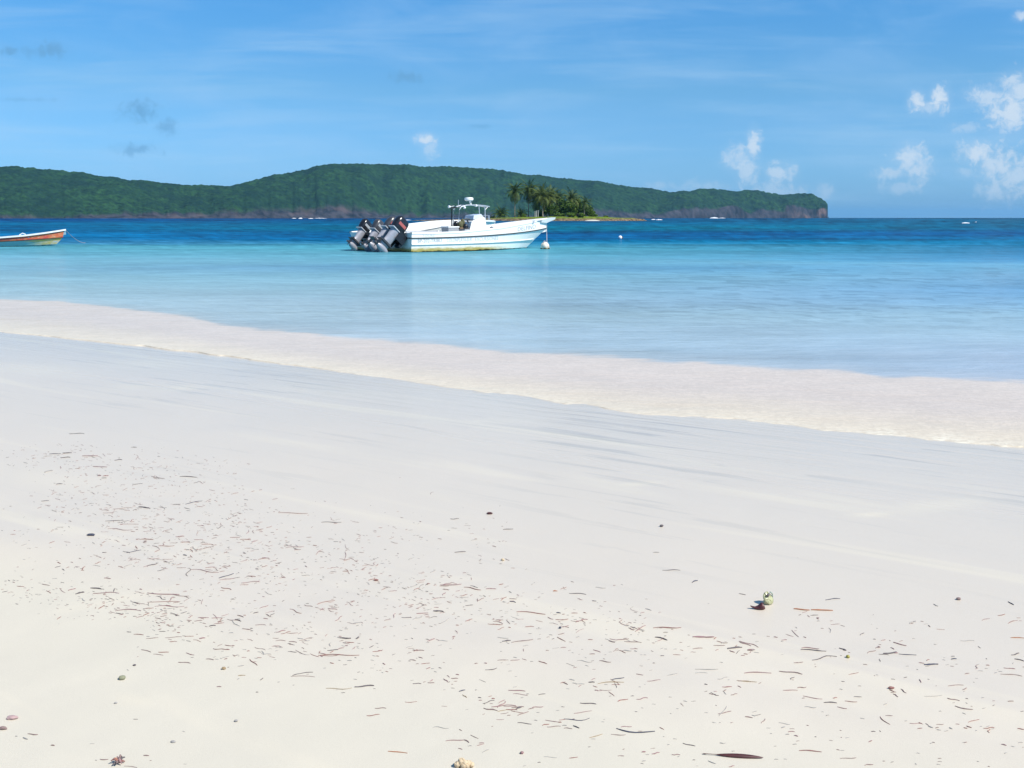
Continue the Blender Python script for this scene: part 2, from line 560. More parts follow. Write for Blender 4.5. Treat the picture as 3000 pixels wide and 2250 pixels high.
# ------------------------------------------------------------------ sea
PYR = [638, 645, 655, 668, 685, 700, 712, 720, 730, 760, 772, 785, 810, 850, 885, 920, 980, 1050, 1125]
T0 = [(0, 88, 150), (0, 95, 158), (0, 118, 170), (8, 112, 168), (38, 125, 185), (52, 130, 190), (80, 152, 203), (100, 182, 209), (112, 188, 213), (136, 195, 217), (142, 197, 218),
      (146, 196, 217), (158, 203, 220), (174, 209, 222), (184, 212, 223), (190, 213, 224), (192, 214, 225), (192, 214, 225), (192, 214, 225)]
T1 = [(8, 86, 145), (0, 104, 156), (0, 120, 172), (0, 136, 172), (0, 108, 168), (14, 114, 176), (62, 148, 196), (92, 174, 206), (105, 188, 212), (122, 191, 214), (126, 191, 215),
      (112, 172, 208), (142, 196, 217), (160, 199, 216), (164, 195, 212), (176, 206, 219), (180, 206, 222), (180, 206, 221), (180, 206, 221)]
T2 = [(0, 90, 132), (50, 114, 158), (48, 116, 162), (22, 118, 166), (5, 106, 170), (26, 126, 182), (45, 136, 188), (58, 142, 192), (66, 148, 196), (86, 158, 202), (122, 184, 216),
      (124, 186, 217), (132, 184, 217), (124, 176, 213), (136, 182, 213), (160, 197, 217), (172, 202, 220), (178, 200, 220), (180, 200, 220)]
PYR = np.array(PYR, float)


def lin_arr(a):
    a = np.asarray(a, float) / 255.0
    return np.where(a <= 0.04045, a / 12.92, ((a + 0.055) / 1.055) ** 2.4)


TT = [lin_arr(T) for T in (T0, T1, T2)]
# distance of each water-colour row, darker wave-shade bands included (1/Y is linear in the table)
INVY = np.array([1.0 / max(on_plane(1500, p if p > 638.05 else 638.05)[1], 1) for p in PYR])

a_in = np.linspace(-0.60, 0.60, 560)
acols = np.concatenate([np.linspace(-1.22, -0.61, 40), a_in, 0.6 + np.geomspace(0.01, 6.0, 60)])
Y1c = edge_y(acols, c1a, c1y, 0.0)
# scalloped, lobed water edge
lob = 0.10 * (fbm(acols * 22 + 4, acols * 0 + 2.5, 3) - 0.5) + 0.03 * (fbm(acols * 110, acols * 0 + 8.5, 2) - 0.5)
Y1c = Y1c * (1 + lob * 0.25)
Y2c = edge_y(acols, c2a, c2y, OFF2)
q = np.concatenate([np.linspace(0, 0.006, 5)[:-1], np.linspace(0.006, 0.9985, 340), [0.9993, 0.9998, 1.0]])
inv = (1 / Y1c)[None, :] * (1 - q[:, None]) + (1 / 20000.0) * q[:, None]
WY = 1 / inv
AC = np.broadcast_to(acols[None, :], WY.shape)
WX = AC * WY
dist1 = WY - Y1c[None, :]
bed = sand_base(WX, WY)
Zs = np.maximum(sand_z(WX, WY), 0.0)
thick = 0.014 * (1 - np.exp(-dist1 / 0.7))
lump = fbm(WX * 9 + 3, WY * 9 + 1, 3)
front = np.exp(-dist1 / 0.22)
lumpamp = 0.020 * smoothstep(0.35, 0.75, fbm(AC * 9 + 2, AC * 0 + 3.3, 2))
WZ = Zs + 0.0015 + thick + front * (lumpamp * 0.22) * smoothstep(0.3, 0.8, lump) * (dist1 > 0.01)
# low swells running in towards the beach
D = -land_dist(WX, WY)
ph = D * 0.55 + 1.6 * fbm(WX * 0.03 + 2, WY * 0.03 + 5, 3) * 6
WZ = WZ + 0.022 * np.sin(ph) * smoothstep(1.5, 6, D) * smoothstep(140, 40, WY)
WZ = WZ + 0.010 * np.sin(D * 1.7 + 9 * fbm(WX * 0.08 + 9, WY * 0.08, 3)) * smoothstep(0.8, 4, D) * smoothstep(60, 20, WY)
WZ[0, :] = sand_z(WX[0], WY[0]) - 0.004
wa = np.clip((AC + 0.507) / 0.507, 0, 2)
wob = (fbm(WX * 0.05 + 3, WY * 0.05 + 8, 4) - 0.5)
invy = (1 / WY) * (1 + 0.10 * wob * smoothstep(5, 30, WY))
cols = np.zeros(WY.shape + (3,))
for k in range(3):
    l0 = np.interp(invy, INVY, TT[0][:, k])
    l1 = np.interp(invy, INVY, TT[1][:, k])
    l2 = np.interp(invy, INVY, TT[2][:, k])
    cols[..., k] = np.where(wa < 1, l0 * (1 - wa) + l1 * wa, l1 * (2 - wa) + l2 * (wa - 1))
# dark weed patches and pale sand holes on the sea bed
bands = fbm(np.log(WY) * 16 + 2, WX / WY * 7 + 3, 4)
far = smoothstep(40, 75, WY)
patch = 1 + far * 0.75 * (bands - 0.5)
mid = smoothstep(8, 12, WY) * (1 - far)
patch = patch + mid * 0.22 * (fbm(np.log(WY) * 11, WX / WY * 4 + 30, 4) - 0.5)
# choppy water: light and shade of small crests painted in, denser with distance
ri = np.arange(WY.shape[0])[:, None] + 0 * WY
ci = np.arange(WY.shape[1])[None, :] + 0 * WY
speck = fbm(ci * 0.33 + 0.2 * ri, ri * 0.62, 3) - 0.5
speck2 = fbm(ci * 0.11 + 60, ri * 0.40 + 11, 3) - 0.5
patch = patch + (far * 0.62 + 0.11 * smoothstep(7, 18, WY) * (1 - far)) * speck + (far * 0.45 + 0.10 * smoothstep(7, 18, WY) * (1 - far)) * speck2
# shaded backs of wavelets painted darker, off the open side of the bay
wl = smoothstep(0.56, 0.66, fbm(ci * 0.09 + 7, ri * 0.55 + 3, 3)) * np.clip((WX / WY + 0.05) * 4, 0, 1) * smoothstep(13, 18, WY) * (1 - smoothstep(30, 42, WY))
patch = patch - 0.16 * wl
patch = np.clip(patch, 0.45, 1.7)
cols *= patch[..., None] * np.where(far[..., None] > 0, 1 + far[..., None] * np.array([0.0, 0.07, -0.02]), 1.0)
REFL = 0.10
skyref = np.array([0.26, 0.50, 0.80])
body = np.maximum(cols - REFL * skyref, 0.0010) / np.where(WY < 45, 1.38, 1.56)[..., None]
# wash: thin sand-laden water between the two outlines
y2 = np.broadcast_to(Y2c[None, :], WY.shape) * (1 + 0.035 * (fbm(WX * 0.9, WY * 0.9 + 30, 4) - 0.5) + 0.03 * (fbm(WX * 3.3 + 8, WY * 6, 3) - 0.5))
tw = 0.75 * smoothstep(0.985, 1.015, WY / y2) + 0.25 * smoothstep(0.94, 1.10, WY / y2)
rel = np.clip((WY - Y1c[None, :]) / np.maximum(y2 - Y1c[None, :], 0.1), 0, 1)
w_cream = np.array([0.640, 0.557, 0.435])
w_grey = np.array([0.560, 0.487, 0.422])
wash = w_cream * (1 - smoothstep(0.0, 0.5, rel))[..., None] + w_grey * smoothstep(0.0, 0.5, rel)[..., None]
wash *= (0.97 + 0.08 * fbm(WX * 3 + 50, WY * 3, 4))[..., None]
body = body * tw[..., None] + wash * (1 - tw[..., None])
opac = np.clip(0.90 + 0.10 * smoothstep(0.5, 1.2, WY / y2), 0, 1)
foam = np.exp(-(dist1 / (0.030 * Y1c[None, :])) ** 1.5) * (0.45 + 0.75 * smoothstep(0.05, 0.30, AC)) * (0.35 + 0.65 * smoothstep(0.35, 0.6, fbm(AC * 14 + 6, AC * 0 + 1.5, 3)))
foam[0, :] = 0

m_sea, nt, out = new_mat('sea_water')
tc = nt.n('ShaderNodeTexCoord')
ca = nt.n('ShaderNodeAttribute', {'attribute_name': 'bed'})  # water colour, painted wave shade included
oa = nt.n('ShaderNodeAttribute', {'attribute_name': 'opac'})
fa = nt.n('ShaderNodeAttribute', {'attribute_name': 'foam'})
wa_ = nt.n('ShaderNodeAttribute', {'attribute_name': 'wash'})
ra = nt.n('ShaderNodeAttribute', {'attribute_name': 'rough'})
mpw = nt.n('ShaderNodeMapping', Vector=tc.outputs['Object'], Rotation=(0, 0, R(8)), Scale=(0.5, 1.5, 1.0))
n1 = nt.n('ShaderNodeTexNoise', Vector=mpw.outputs[0], Scale=1.1, Detail=6.0, Roughness=0.6, Distortion=0.3)
mpw2 = nt.n('ShaderNodeMapping', Vector=tc.outputs['Object'], Rotation=(0, 0, R(-12)), Scale=(0.10, 0.42, 1.0))
n2 = nt.n('ShaderNodeTexNoise', Vector=mpw2.outputs[0], Scale=1.0, Detail=5.0, Roughness=0.6, Distortion=0.4)
mpw3 = nt.n('ShaderNodeMapping', Vector=tc.outputs['Object'], Rotation=(0, 0, R(14)), Scale=(1.7, 5.5, 1.0))
n5 = nt.n('ShaderNodeTexNoise', Vector=mpw3.outputs[0], Scale=1.0, Detail=4.0, Roughness=0.6, Distortion=0.3)
mpf = nt.n('ShaderNodeMapping', Vector=tc.outputs['Object'], Scale=(1.0, 1.0, 1.0))
vf = nt.n('ShaderNodeTexVoronoi', {'feature': 'SMOOTH_F1'}, Vector=mpf.outputs[0], Scale=24.0)
nf = nt.n('ShaderNodeTexNoise', Vector=mpf.outputs[0], Scale=16.0, Detail=4.0, Roughness=0.65)
# colour: ripple shade painted in, darker in troughs of chop
rip = nt.n('ShaderNodeMapRange', Value=n1.outputs['Fac'], From_Min=0.32, From_Max=0.68, To_Min=0.80, To_Max=1.18)
rip2 = nt.n('ShaderNodeMapRange', Value=n2.outputs['Fac'], From_Min=0.3, From_Max=0.7, To_Min=0.84, To_Max=1.14)
rip3 = nt.n('ShaderNodeMapRange', Value=n5.outputs['Fac'], From_Min=0.32, From_Max=0.68, To_Min=0.88, To_Max=1.10)
rm0 = nt.n('ShaderNodeMath', {'operation': 'MULTIPLY'}, i0=rip.outputs[0], i1=rip2.outputs[0])
rm1 = nt.n('ShaderNodeMath', {'operation': 'MULTIPLY'}, i0=rm0.outputs[0], i1=rip3.outputs[0])
# wave groups and short crests painted as light and dark, each at its own length
for _sc, _rot, _lo, _hi in (((0.22, 0.6, 1.0), 5, 0.90, 1.09), ((0.03, 0.07, 1.0), 6, 0.84, 1.15), ((0.008, 0.016, 1.0), -5, 0.84, 1.15)):
    _mp = nt.n('ShaderNodeMapping', Vector=tc.outputs['Object'], Rotation=(0, 0, R(_rot)), Scale=_sc)
    _nz = nt.n('ShaderNodeTexNoise', Vector=_mp.outputs[0], Scale=1.0, Detail=4.0, Roughness=0.62, Distortion=0.2)
    _mr = nt.n('ShaderNodeMapRange', Value=_nz.outputs['Fac'], From_Min=0.33, From_Max=0.67, To_Min=_lo, To_Max=_hi)
    rm1 = nt.n('ShaderNodeMath', {'operation': 'MULTIPLY'}, i0=rm1.outputs[0], i1=_mr.outputs[0])
rm = rm1
rmx = nt.n('ShaderNodeMix', {'data_type': 'FLOAT'}, i0=ra.outputs['Fac'], i2=1.0, i3=rm.outputs[0])
bc = nt.n('ShaderNodeMix', {'data_type': 'RGBA', 'blend_type': 'MULTIPLY'}, i0=1.0, i6=ca.outputs['Color'], i7=rmx.outputs[0])
# net of light on the thin wash
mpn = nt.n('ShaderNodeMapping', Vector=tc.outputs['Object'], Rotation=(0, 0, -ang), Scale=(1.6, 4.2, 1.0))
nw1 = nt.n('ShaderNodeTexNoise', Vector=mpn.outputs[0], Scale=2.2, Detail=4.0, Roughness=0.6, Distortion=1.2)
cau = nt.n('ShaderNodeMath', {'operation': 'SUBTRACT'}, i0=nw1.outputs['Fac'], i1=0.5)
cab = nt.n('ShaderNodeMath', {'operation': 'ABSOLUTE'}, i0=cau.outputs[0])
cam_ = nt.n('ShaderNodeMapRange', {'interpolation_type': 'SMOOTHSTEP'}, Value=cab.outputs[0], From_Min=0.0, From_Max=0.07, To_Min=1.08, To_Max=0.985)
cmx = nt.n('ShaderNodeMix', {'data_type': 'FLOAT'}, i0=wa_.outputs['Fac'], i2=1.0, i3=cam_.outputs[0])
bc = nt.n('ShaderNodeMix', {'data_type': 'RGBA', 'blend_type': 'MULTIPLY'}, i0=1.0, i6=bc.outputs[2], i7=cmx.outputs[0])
ff = nt.n('ShaderNodeMapRange', {'interpolation_type': 'SMOOTHSTEP'}, Value=nf.outputs['Fac'], From_Min=0.40, From_Max=0.60)
ff2 = nt.n('ShaderNodeMath', {'operation': 'MULTIPLY'}, i0=ff.outputs[0], i1=fa.outputs['Fac'])
spk = nt.n('ShaderNodeTexNoise', Vector=mpf.outputs[0], Scale=38.0, Detail=2.0, Roughness=0.5)
spf = nt.n('ShaderNodeMapRange', {'interpolation_type': 'SMOOTHSTEP'}, Value=spk.outputs['Fac'], From_Min=0.62, From_Max=0.70)
spm = nt.n('ShaderNodeMath', {'operation': 'MULTIPLY'}, i0=spf.outputs[0], i1=fa.outputs['Fac'])
spm2 = nt.n('ShaderNodeMath', {'operation': 'MULTIPLY'}, i0=spm.outputs[0], i1=0.7)
bc = nt.n('ShaderNodeMix', {'data_type': 'RGBA'}, i0=spm2.outputs[0], i6=bc.outputs[2], i7=(0.40, 0.31, 0.17, 1))
bc2 = nt.n('ShaderNodeMix', {'data_type': 'RGBA'}, i0=ff2.outputs[0], i6=bc.outputs[2], i7=(0.80, 0.74, 0.60, 1))
bstr = nt.n('ShaderNodeMix', {'data_type': 'FLOAT'}, i0=wa_.outputs['Fac'], i2=0.42, i3=0.10)
bp0 = nt.n('ShaderNodeBump', Distance=0.05, Height=n5.outputs['Fac'], Strength=bstr.outputs[0])
bp1 = nt.n('ShaderNodeBump', Distance=0.16, Height=n1.outputs['Fac'], Strength=bstr.outputs[0], Normal=bp0.outputs[0])
fst = nt.n('ShaderNodeMath', {'operation': 'MULTIPLY'}, i0=wa_.outputs['Fac'], i1=0.35)
bp2 = nt.n('ShaderNodeBump', Distance=0.02, Height=nf.outputs['Fac'], Strength=fst.outputs[0], Normal=bp1.outputs[0])
dif = nt.n('ShaderNodeBsdfDiffuse', Color=bc2.outputs[2], Normal=bp2.outputs[0])
trn = nt.n('ShaderNodeBsdfTransparent', Color=(0.97, 0.98, 0.98, 1))
mxb = nt.n('ShaderNodeMixShader', i0=oa.outputs['Fac'], i1=trn.outputs[0], i2=dif.outputs[0])
gls = nt.n('ShaderNodeBsdfGlossy', Color=(1, 1, 1, 1), Roughness=0.08, Normal=bp1.outputs[0])
fre = nt.n('ShaderNodeFresnel', IOR=1.33, Normal=bp1.outputs[0])
frl2 = nt.n('ShaderNodeMapRange', Value=fre.outputs[0], From_Min=0.02, From_Max=0.75, To_Min=0.01, To_Max=0.27)
rfa = nt.n('ShaderNodeMapRange', Value=ra.outputs['Fac'], From_Min=0.55, From_Max=1.0, To_Min=1.0, To_Max=0.42)
frl3 = nt.n('ShaderNodeMath', {'operation': 'MULTIPLY'}, i0=frl2.outputs[0], i1=rfa.outputs[0])
mxs = nt.n('ShaderNodeMixShader', i0=frl3.outputs[0], i1=mxb.outputs[0], i2=gls.outputs[0])
nt.link(mxs.outputs[0], out.inputs[0])
rough = smoothstep(16, 70, WY)
o = np_mesh('sea', np.stack([WX, WY, WZ], -1).reshape(-1, 3), grid_faces(*WY.shape)[:, ::-1], m_sea,
            {'opac': opac, 'foam': foam, 'wash': 1 - tw, 'rough': (0.32 + 0.68 * rough) * (0.25 + 0.75 * tw)}, {'bed': body.reshape(-1, 3)})
# winding: make the surface face up
if o.data.polygons[1000].normal.z < 0:
    o.data.flip_normals()
tag(o, 'turquoise sea, pale in the shallows and deep blue far out', None, None, 'structure')
exec_parts = True
# ------------------------------------------------------------------ far shore: wooded headland with sea cliffs
RIDGE = [(-1200, 545), (-900, 520), (-600, 505), (-300, 498), (0, 493), (45, 489), (113, 495), (194, 501), (253, 507), (294, 516), (353, 523), (384, 530), (475, 536), (542, 543),
         (628, 546), (678, 546), (741, 531), (814, 513), (904, 497), (936, 486), (987, 481), (1088, 480), (1153, 484), (1197, 486), (1247, 490), (1316, 488), (1348, 490),
         (1435, 495), (1497, 504), (1544, 514), (1573, 512.5), (1623, 520), (1700, 529), (1783, 538), (1855, 549), (1906, 552), (1935, 559), (1968, 564), (2018, 563), (2047, 553),
         (2119, 556), (2156, 561), (2177, 558), (2217, 559.5), (2260, 567), (2286, 571), (2344, 567), (2373, 568.5), (2398, 579), (2416, 590), (2423, 600), (2425, 634), (2428, 660)]
rp = np.array(RIDGE, float)
cpx = np.concatenate([np.arange(-1200, -60, 8.0), np.arange(-60, 2380, 2.4), np.arange(2380, 2428.1, 0.6)])
ry = np.interp(cpx, rp[:, 0], rp[:, 1])
D0 = np.interp(cpx, [-1200, 0, 450, 1000, 1700, 2423], [1900, 2500, 2900, 3300, 4100, 5000])
KD = np.interp(cpx, [-1200, 0, 450, 700, 1000, 1700, 1950, 2350, 2400, 2425], [900, 800, 520, 430, 650, 520, 330, 230, 120, 60])
CLF = np.interp(cpx, [-1200, 380, 440, 560, 1000, 1150, 1300, 1500, 1700, 1850, 1950, 2050, 2150, 2250, 2330, 2400, 2425], [0.02, 0.02, 0.07, 0.15, 0.10, 0.08, 0.04, 0.06, 0.08, 0.12, 0.22, 0.34, 0.36, 0.42, 0.60, 0.78, 0.95])
CLF = CLF * (0.45 + 1.1 * fbm(cpx * 0.021, cpx * 0 + 9, 3)) + 0.14 * (fbm(cpx * 0.035, cpx * 0 + 3, 4) - 0.5)
CLF = np.clip(CLF, 0.015, 0.97)
azt = (cpx - 1500) / FPX * CP
tt = np.concatenate([np.linspace(0, 0.16, 26), np.linspace(0.17, 1.0, 84), np.array([1.06, 1.2, 1.5, 2.0])])
dyr = (1125 - ry) / FPX
elr = (-SP + CP * dyr) / (CP + SP * dyr)
HR = CAM_H + elr * (D0 + KD)
T_, C_ = np.meshgrid(tt, np.arange(len(cpx)), indexing='ij')
cl = CLF[C_]
tc_ = 0.10
up = np.clip((T_ - tc_) / (1 - tc_), 0, 1)
s_slope = cl + (1 - cl) * (0.35 * up + 0.65 * np.sin(up * PI / 2))
s_cliff = cl * (np.clip(T_ / tc_, 0, 1) ** 0.7)
S_ = np.where(T_ < tc_, s_cliff, s_slope)
S_ = np.where(T_ > 1.0, 1 - (T_ - 1.0) * 1.4, S_)
HY = D0[C_] + KD[C_] * T_
HX = azt[C_] * HY
HZ = HR[C_] * S_
# spurs and gullies running down to the sea, then single tree crowns
spur = fbm(HX * 0.0075 + 4, HY * 0.0022 + 2, 4) - 0.5
mask = np.sin(np.clip(T_, 0, 1) * PI) ** 0.7
relief = mask * 0.42 * HR[C_] * spur
cliffn = (fbm(HX * 0.035, HZ * 0.012, 4) - 0.5)
HY = HY - np.where(T_ < 0.2, 26 * cliffn * np.clip(T_ / 0.02, 0, 1), 0)
veg = smoothstep(0.0, 0.10, S_ - cl * (0.80 + 1.1 * (fbm(HX * 0.011, HY * 0.011 + HZ * 0.02, 4) - 0.5)))
crown = 9.0 * (fbm(HX * 0.085, HY * 0.085, 3) - 0.38) + 5.0 * (fbm(HX * 0.030 + 9, HY * 0.03, 3) - 0.4)
HZ = HZ + relief + veg * np.where(T_ > 1.0, 0, np.maximum(crown, -3)) * np.clip(HR[C_] / 60, 0, 1)
HZ[0, :] = -4.0
cap = np.clip((2428 - cpx) / 6, 0, 1)[C_]
HZ = np.where(cap < 0.05, -4.0, HZ)
m_hill, nt, out = new_mat('wooded_hills')
tc = nt.n('ShaderNodeTexCoord')
va = nt.n('ShaderNodeAttribute', {'attribute_name': 'wood'})
n1 = nt.n('ShaderNodeTexNoise', Vector=tc.outputs['Object'], Scale=0.055, Detail=6.0, Roughness=0.68)
n2 = nt.n('ShaderNodeTexNoise', Vector=tc.outputs['Object'], Scale=0.010, Detail=5.0, Roughness=0.6)
g1 = nt.n('ShaderNodeMapRange', Value=n1.outputs['Fac'], From_Min=0.36, From_Max=0.66)
ga = nt.n('ShaderNodeMix', {'data_type': 'RGBA'}, i0=g1.outputs[0], i6=(0.004, 0.017, 0.009, 1), i7=(0.028, 0.082, 0.024, 1))
g2 = nt.n('ShaderNodeMapRange', Value=n2.outputs['Fac'], From_Min=0.40, From_Max=0.64, To_Max=0.85)
gb = nt.n('ShaderNodeMix', {'data_type': 'RGBA'}, i0=g2.outputs[0], i6=ga.outputs[2], i7=(0.007, 0.026, 0.017, 1))
mpc = nt.n('ShaderNodeMapping', Vector=tc.outputs['Object'], Scale=(0.030, 0.03, 0.010))
n3 = nt.n('ShaderNodeTexNoise', Vector=mpc.outputs[0], Scale=1.0, Detail=6.0, Roughness=0.65)
n4 = nt.n('ShaderNodeTexNoise', Vector=tc.outputs['Object'], Scale=0.011, Detail=3.0, Roughness=0.5)
r1 = nt.n('ShaderNodeMapRange', Value=n3.outputs['Fac'], From_Min=0.36, From_Max=0.64)
ra2 = nt.n('ShaderNodeMix', {'data_type': 'RGBA'}, i0=r1.outputs[0], i6=(0.010, 0.014, 0.020, 1), i7=(0.060, 0.058, 0.070, 1))
r2 = nt.n('ShaderNodeMapRange', Value=n4.outputs['Fac'], From_Min=0.54, From_Max=0.66, To_Max=0.8)
rb = nt.n('ShaderNodeMix', {'data_type': 'RGBA'}, i0=r2.outputs[0], i6=ra2.outputs[2], i7=(0.19, 0.125, 0.110, 1))
pal = nt.n('ShaderNodeAttribute', {'attribute_name': 'pale'})
rc = nt.n('ShaderNodeMix', {'data_type': 'RGBA'}, i0=pal.outputs['Fac'], i6=ra2.outputs[2], i7=rb.outputs[2])
hc = nt.n('ShaderNodeMix', {'data_type': 'RGBA'}, i0=va.outputs['Fac'], i6=rc.outputs[2], i7=gb.outputs[2])
hb = nt.n('ShaderNodeBump', Strength=0.5, Distance=5.0, Height=n1.outputs['Fac'])
bs = nt.n('ShaderNodeBsdfPrincipled', Base_Color=hc.outputs[2], Roughness=0.9, Normal=hb.outputs[0])
bs.inputs['Specular IOR Level'].default_value = 0.1
nt.link(bs.outputs[0], out.inputs[0])
pale = np.interp(cpx, [-1200, 450, 560, 1080, 1200, 2280, 2360, 2425], [0.0, 0.2, 0.32, 0.32, 0.0, 0.0, 0.9, 1.0])[C_]
o = np_mesh('hills', np.stack([HX, HY, HZ], -1).reshape(-1, 3), grid_faces(*T_.shape), m_hill, {'wood': veg, 'pale': pale})
tag(o, 'long wooded headland ending in sea cliffs', None, None, 'structure')

# ------------------------------------------------------------------ islet
ISL_Y = 560.0


def isx(px):
    return (px - 1500) / FPX * CP * ISL_Y


ipx = np.concatenate([np.linspace(1195, 1900, 300)])
prof = np.interp(ipx, [1195, 1215, 1300, 1400, 1440, 1520, 1600, 1660, 1700, 1760, 1800, 1850, 1885, 1900], [-0.4, 0.35, 0.7, 0.9, 1.5, 2.0, 2.2, 2.4, 2.4, 2.2, 1.7, 1.5, 0.9, -0.4])
halfd = np.interp(ipx, [1195, 1230, 1400, 1500, 1650, 1780, 1900], [2, 8, 16, 22, 24, 16, 3])
vv = np.linspace(-1, 1, 41)
V_, I_ = np.meshgrid(vv, np.arange(len(ipx)), indexing='ij')
IX = isx(ipx)[I_]
IY = ISL_Y + V_ * halfd[I_] + 2.5 * (fbm(IX * 0.12, IX * 0, 3)[...] - 0.5) * 2
edge = 1 - np.abs(V_) ** 4
IZ = -0.8 + (prof[I_] + 0.8) * np.clip(edge * 1.15, 0, 1)
rock = (fbm(IX * 0.55, IY * 0.55, 4) - 0.5)
IZ = IZ + 1.1 * rock * smoothstep(0.0, 0.6, IZ) * smoothstep(1.0, 0.75, np.abs(V_) * 0 + (1 - edge) * -1 + 1)
grassy = smoothstep(1.05, 1.5, IZ) * smoothstep(1.0, 0.75, np.abs(V_))
m_isl, nt, out = new_mat('islet_ground')
tc = nt.n('ShaderNodeTexCoord')
ga_ = nt.n('ShaderNodeAttribute', {'attribute_name': 'grassy'})
n1 = nt.n('ShaderNodeTexNoise', Vector=tc.outputs['Object'], Scale=0.9, Detail=5.0, Roughness=0.65)
n2 = nt.n('ShaderNodeTexNoise', Vector=tc.outputs['Object'], Scale=0.25, Detail=4.0, Roughness=0.6)
r_ = nt.n('ShaderNodeMapRange', Value=n1.outputs['Fac'], From_Min=0.38, From_Max=0.62)
rk = nt.n('ShaderNodeMix', {'data_type': 'RGBA'}, i0=r_.outputs[0], i6=(0.045, 0.034, 0.022, 1), i7=(0.25, 0.185, 0.11, 1))
gg = nt.n('ShaderNodeMix', {'data_type': 'RGBA'}, i0=n2.outputs['Fac'], i6=(0.07, 0.13, 0.012, 1), i7=(0.17, 0.22, 0.03, 1))
gm = nt.n('ShaderNodeMix', {'data_type': 'RGBA'}, i0=ga_.outputs['Fac'], i6=rk.outputs[2], i7=gg.outputs[2])
bs = nt.n('ShaderNodeBsdfPrincipled', Base_Color=gm.outputs[2], Roughness=0.95)
bs.inputs['Specular IOR Level'].default_value = 0.1
nt.link(bs.outputs[0], out.inputs[0])
o = np_mesh('rocky_islet', np.stack([IX, IY, IZ], -1).reshape(-1, 3), grid_faces(*V_.shape), m_isl, {'grassy': grassy})
if o.data.polygons[5000].normal.z < 0:
    o.data.flip_normals()
tag(o, 'low rocky islet with a grassy top, just above the sea', 'islet', None, 'structure')
# pale strip of sand at the foot of the islet
mb = MB()
xs = np.linspace(1705, 1752, 24)
rings = []
for k, p in enumerate(xs):
    w = math.sin(PI * k / 23)
    y0 = ISL_Y - float(np.interp(p, ipx, halfd)) - 1.2
    rings.append([(isx(p), y0 - 3.0 * w, -0.05), (isx(p), y0 - 1.2 * w, 0.28 * w), (isx(p), y0 + 2.6, 0.62 * w + 0.05), (isx(p), y0 + 4, -0.2)])
mb.loft(rings)
m_pale = paint('pale_sand', (0.66, 0.62, 0.52), 0.9, 0.05, 2.0)
o = mb.build('islet_beach', m_pale)
tag(o, 'small strip of white sand at the foot of the islet', 'beach', None, 'structure')


def islet_z(x, y):
    px = x / (ISL_Y * CP) * FPX + 1500
    return float(np.interp(px, ipx, prof))


# ------------------------------------------------------------------ palms and bushes on the islet
m_trunk = paint('palm_bark', (0.34, 0.29, 0.23), 0.9, 0.2, 1.5)
m_frond = paint('palm_fronds', (0.080, 0.125, 0.018), 0.65, 0.1, 0.35, spec=0.3, col2=(0.020, 0.045, 0.010))
m_frond_dry = paint('dry_palm_fronds', (0.20, 0.125, 0.055), 0.8, 0.1, 0.6)
m_frond_gold = paint('yellow_green_palm_fronds', (0.105, 0.140, 0.022), 0.65, 0.1, 0.35, spec=0.3, col2=(0.06, 0.09, 0.015))
m_leaf = paint('bush_leaves', (0.085, 0.150, 0.016), 0.65, 0.1, 0.4, spec=0.25, col2=(0.016, 0.040, 0.008))
m_leaf_bright = paint('bright_bush_leaves', (0.120, 0.200, 0.018), 0.65, 0.1, 0.5, spec=0.25, col2=(0.050, 0.100, 0.012))  # brighter green leaves for low scrub and mounds
m_wood = paint('bush_wood', (0.16, 0.12, 0.09), 0.9, 0.2, 3.0)


def frond(mb, base, az, el, length, droop, rng, mi=0, wid=0.75):
    """A feather leaf: curved rib with a row of narrow leaflets on both sides."""
    n = 11
    p = Vector(base)
    d_el = el
    hd = Vector((math.cos(az), math.sin(az), 0))
    sd = Vector((-math.sin(az), math.cos(az), 0))
    step = length / n
    pts = [p.copy()]
    for i in range(n):
        dirv = hd * math.cos(d_el) + Vector((0, 0, math.sin(d_el)))
        p = p + dirv * step
        pts.append(p.copy())
        d_el -= droop / n * (0.6 + 1.0 * i / n)
    for i in range(1, n + 1):
        a, b = pts[i - 1], pts[i]
        f = i / n
        w = wid * (math.sin(PI * (0.12 + 0.85 * f)) ** 0.7) * (0.8 + 0.4 * rng.random())
        ax = (b - a).normalized()
        for s in (-1, 1):
            for h in (0.0, 0.5):
                q0 = a.lerp(b, h)
                q1 = a.lerp(b, h + 0.34)
                tip = q0 + sd * (s * w) + ax * (0.35 * w) + Vector((0, 0, -0.55 * w * (0.6 + 0.8 * rng.random())))
                mb.add([q0, q1, tip + ax * 0.05, tip], [(0, 1, 2, 3)], mi)
        mb.add([a + Vector((0, 0, .05)), b + Vector((0, 0, .05)), b + sd * .05, a + sd * .05], [(0, 1, 2, 3)], mi)


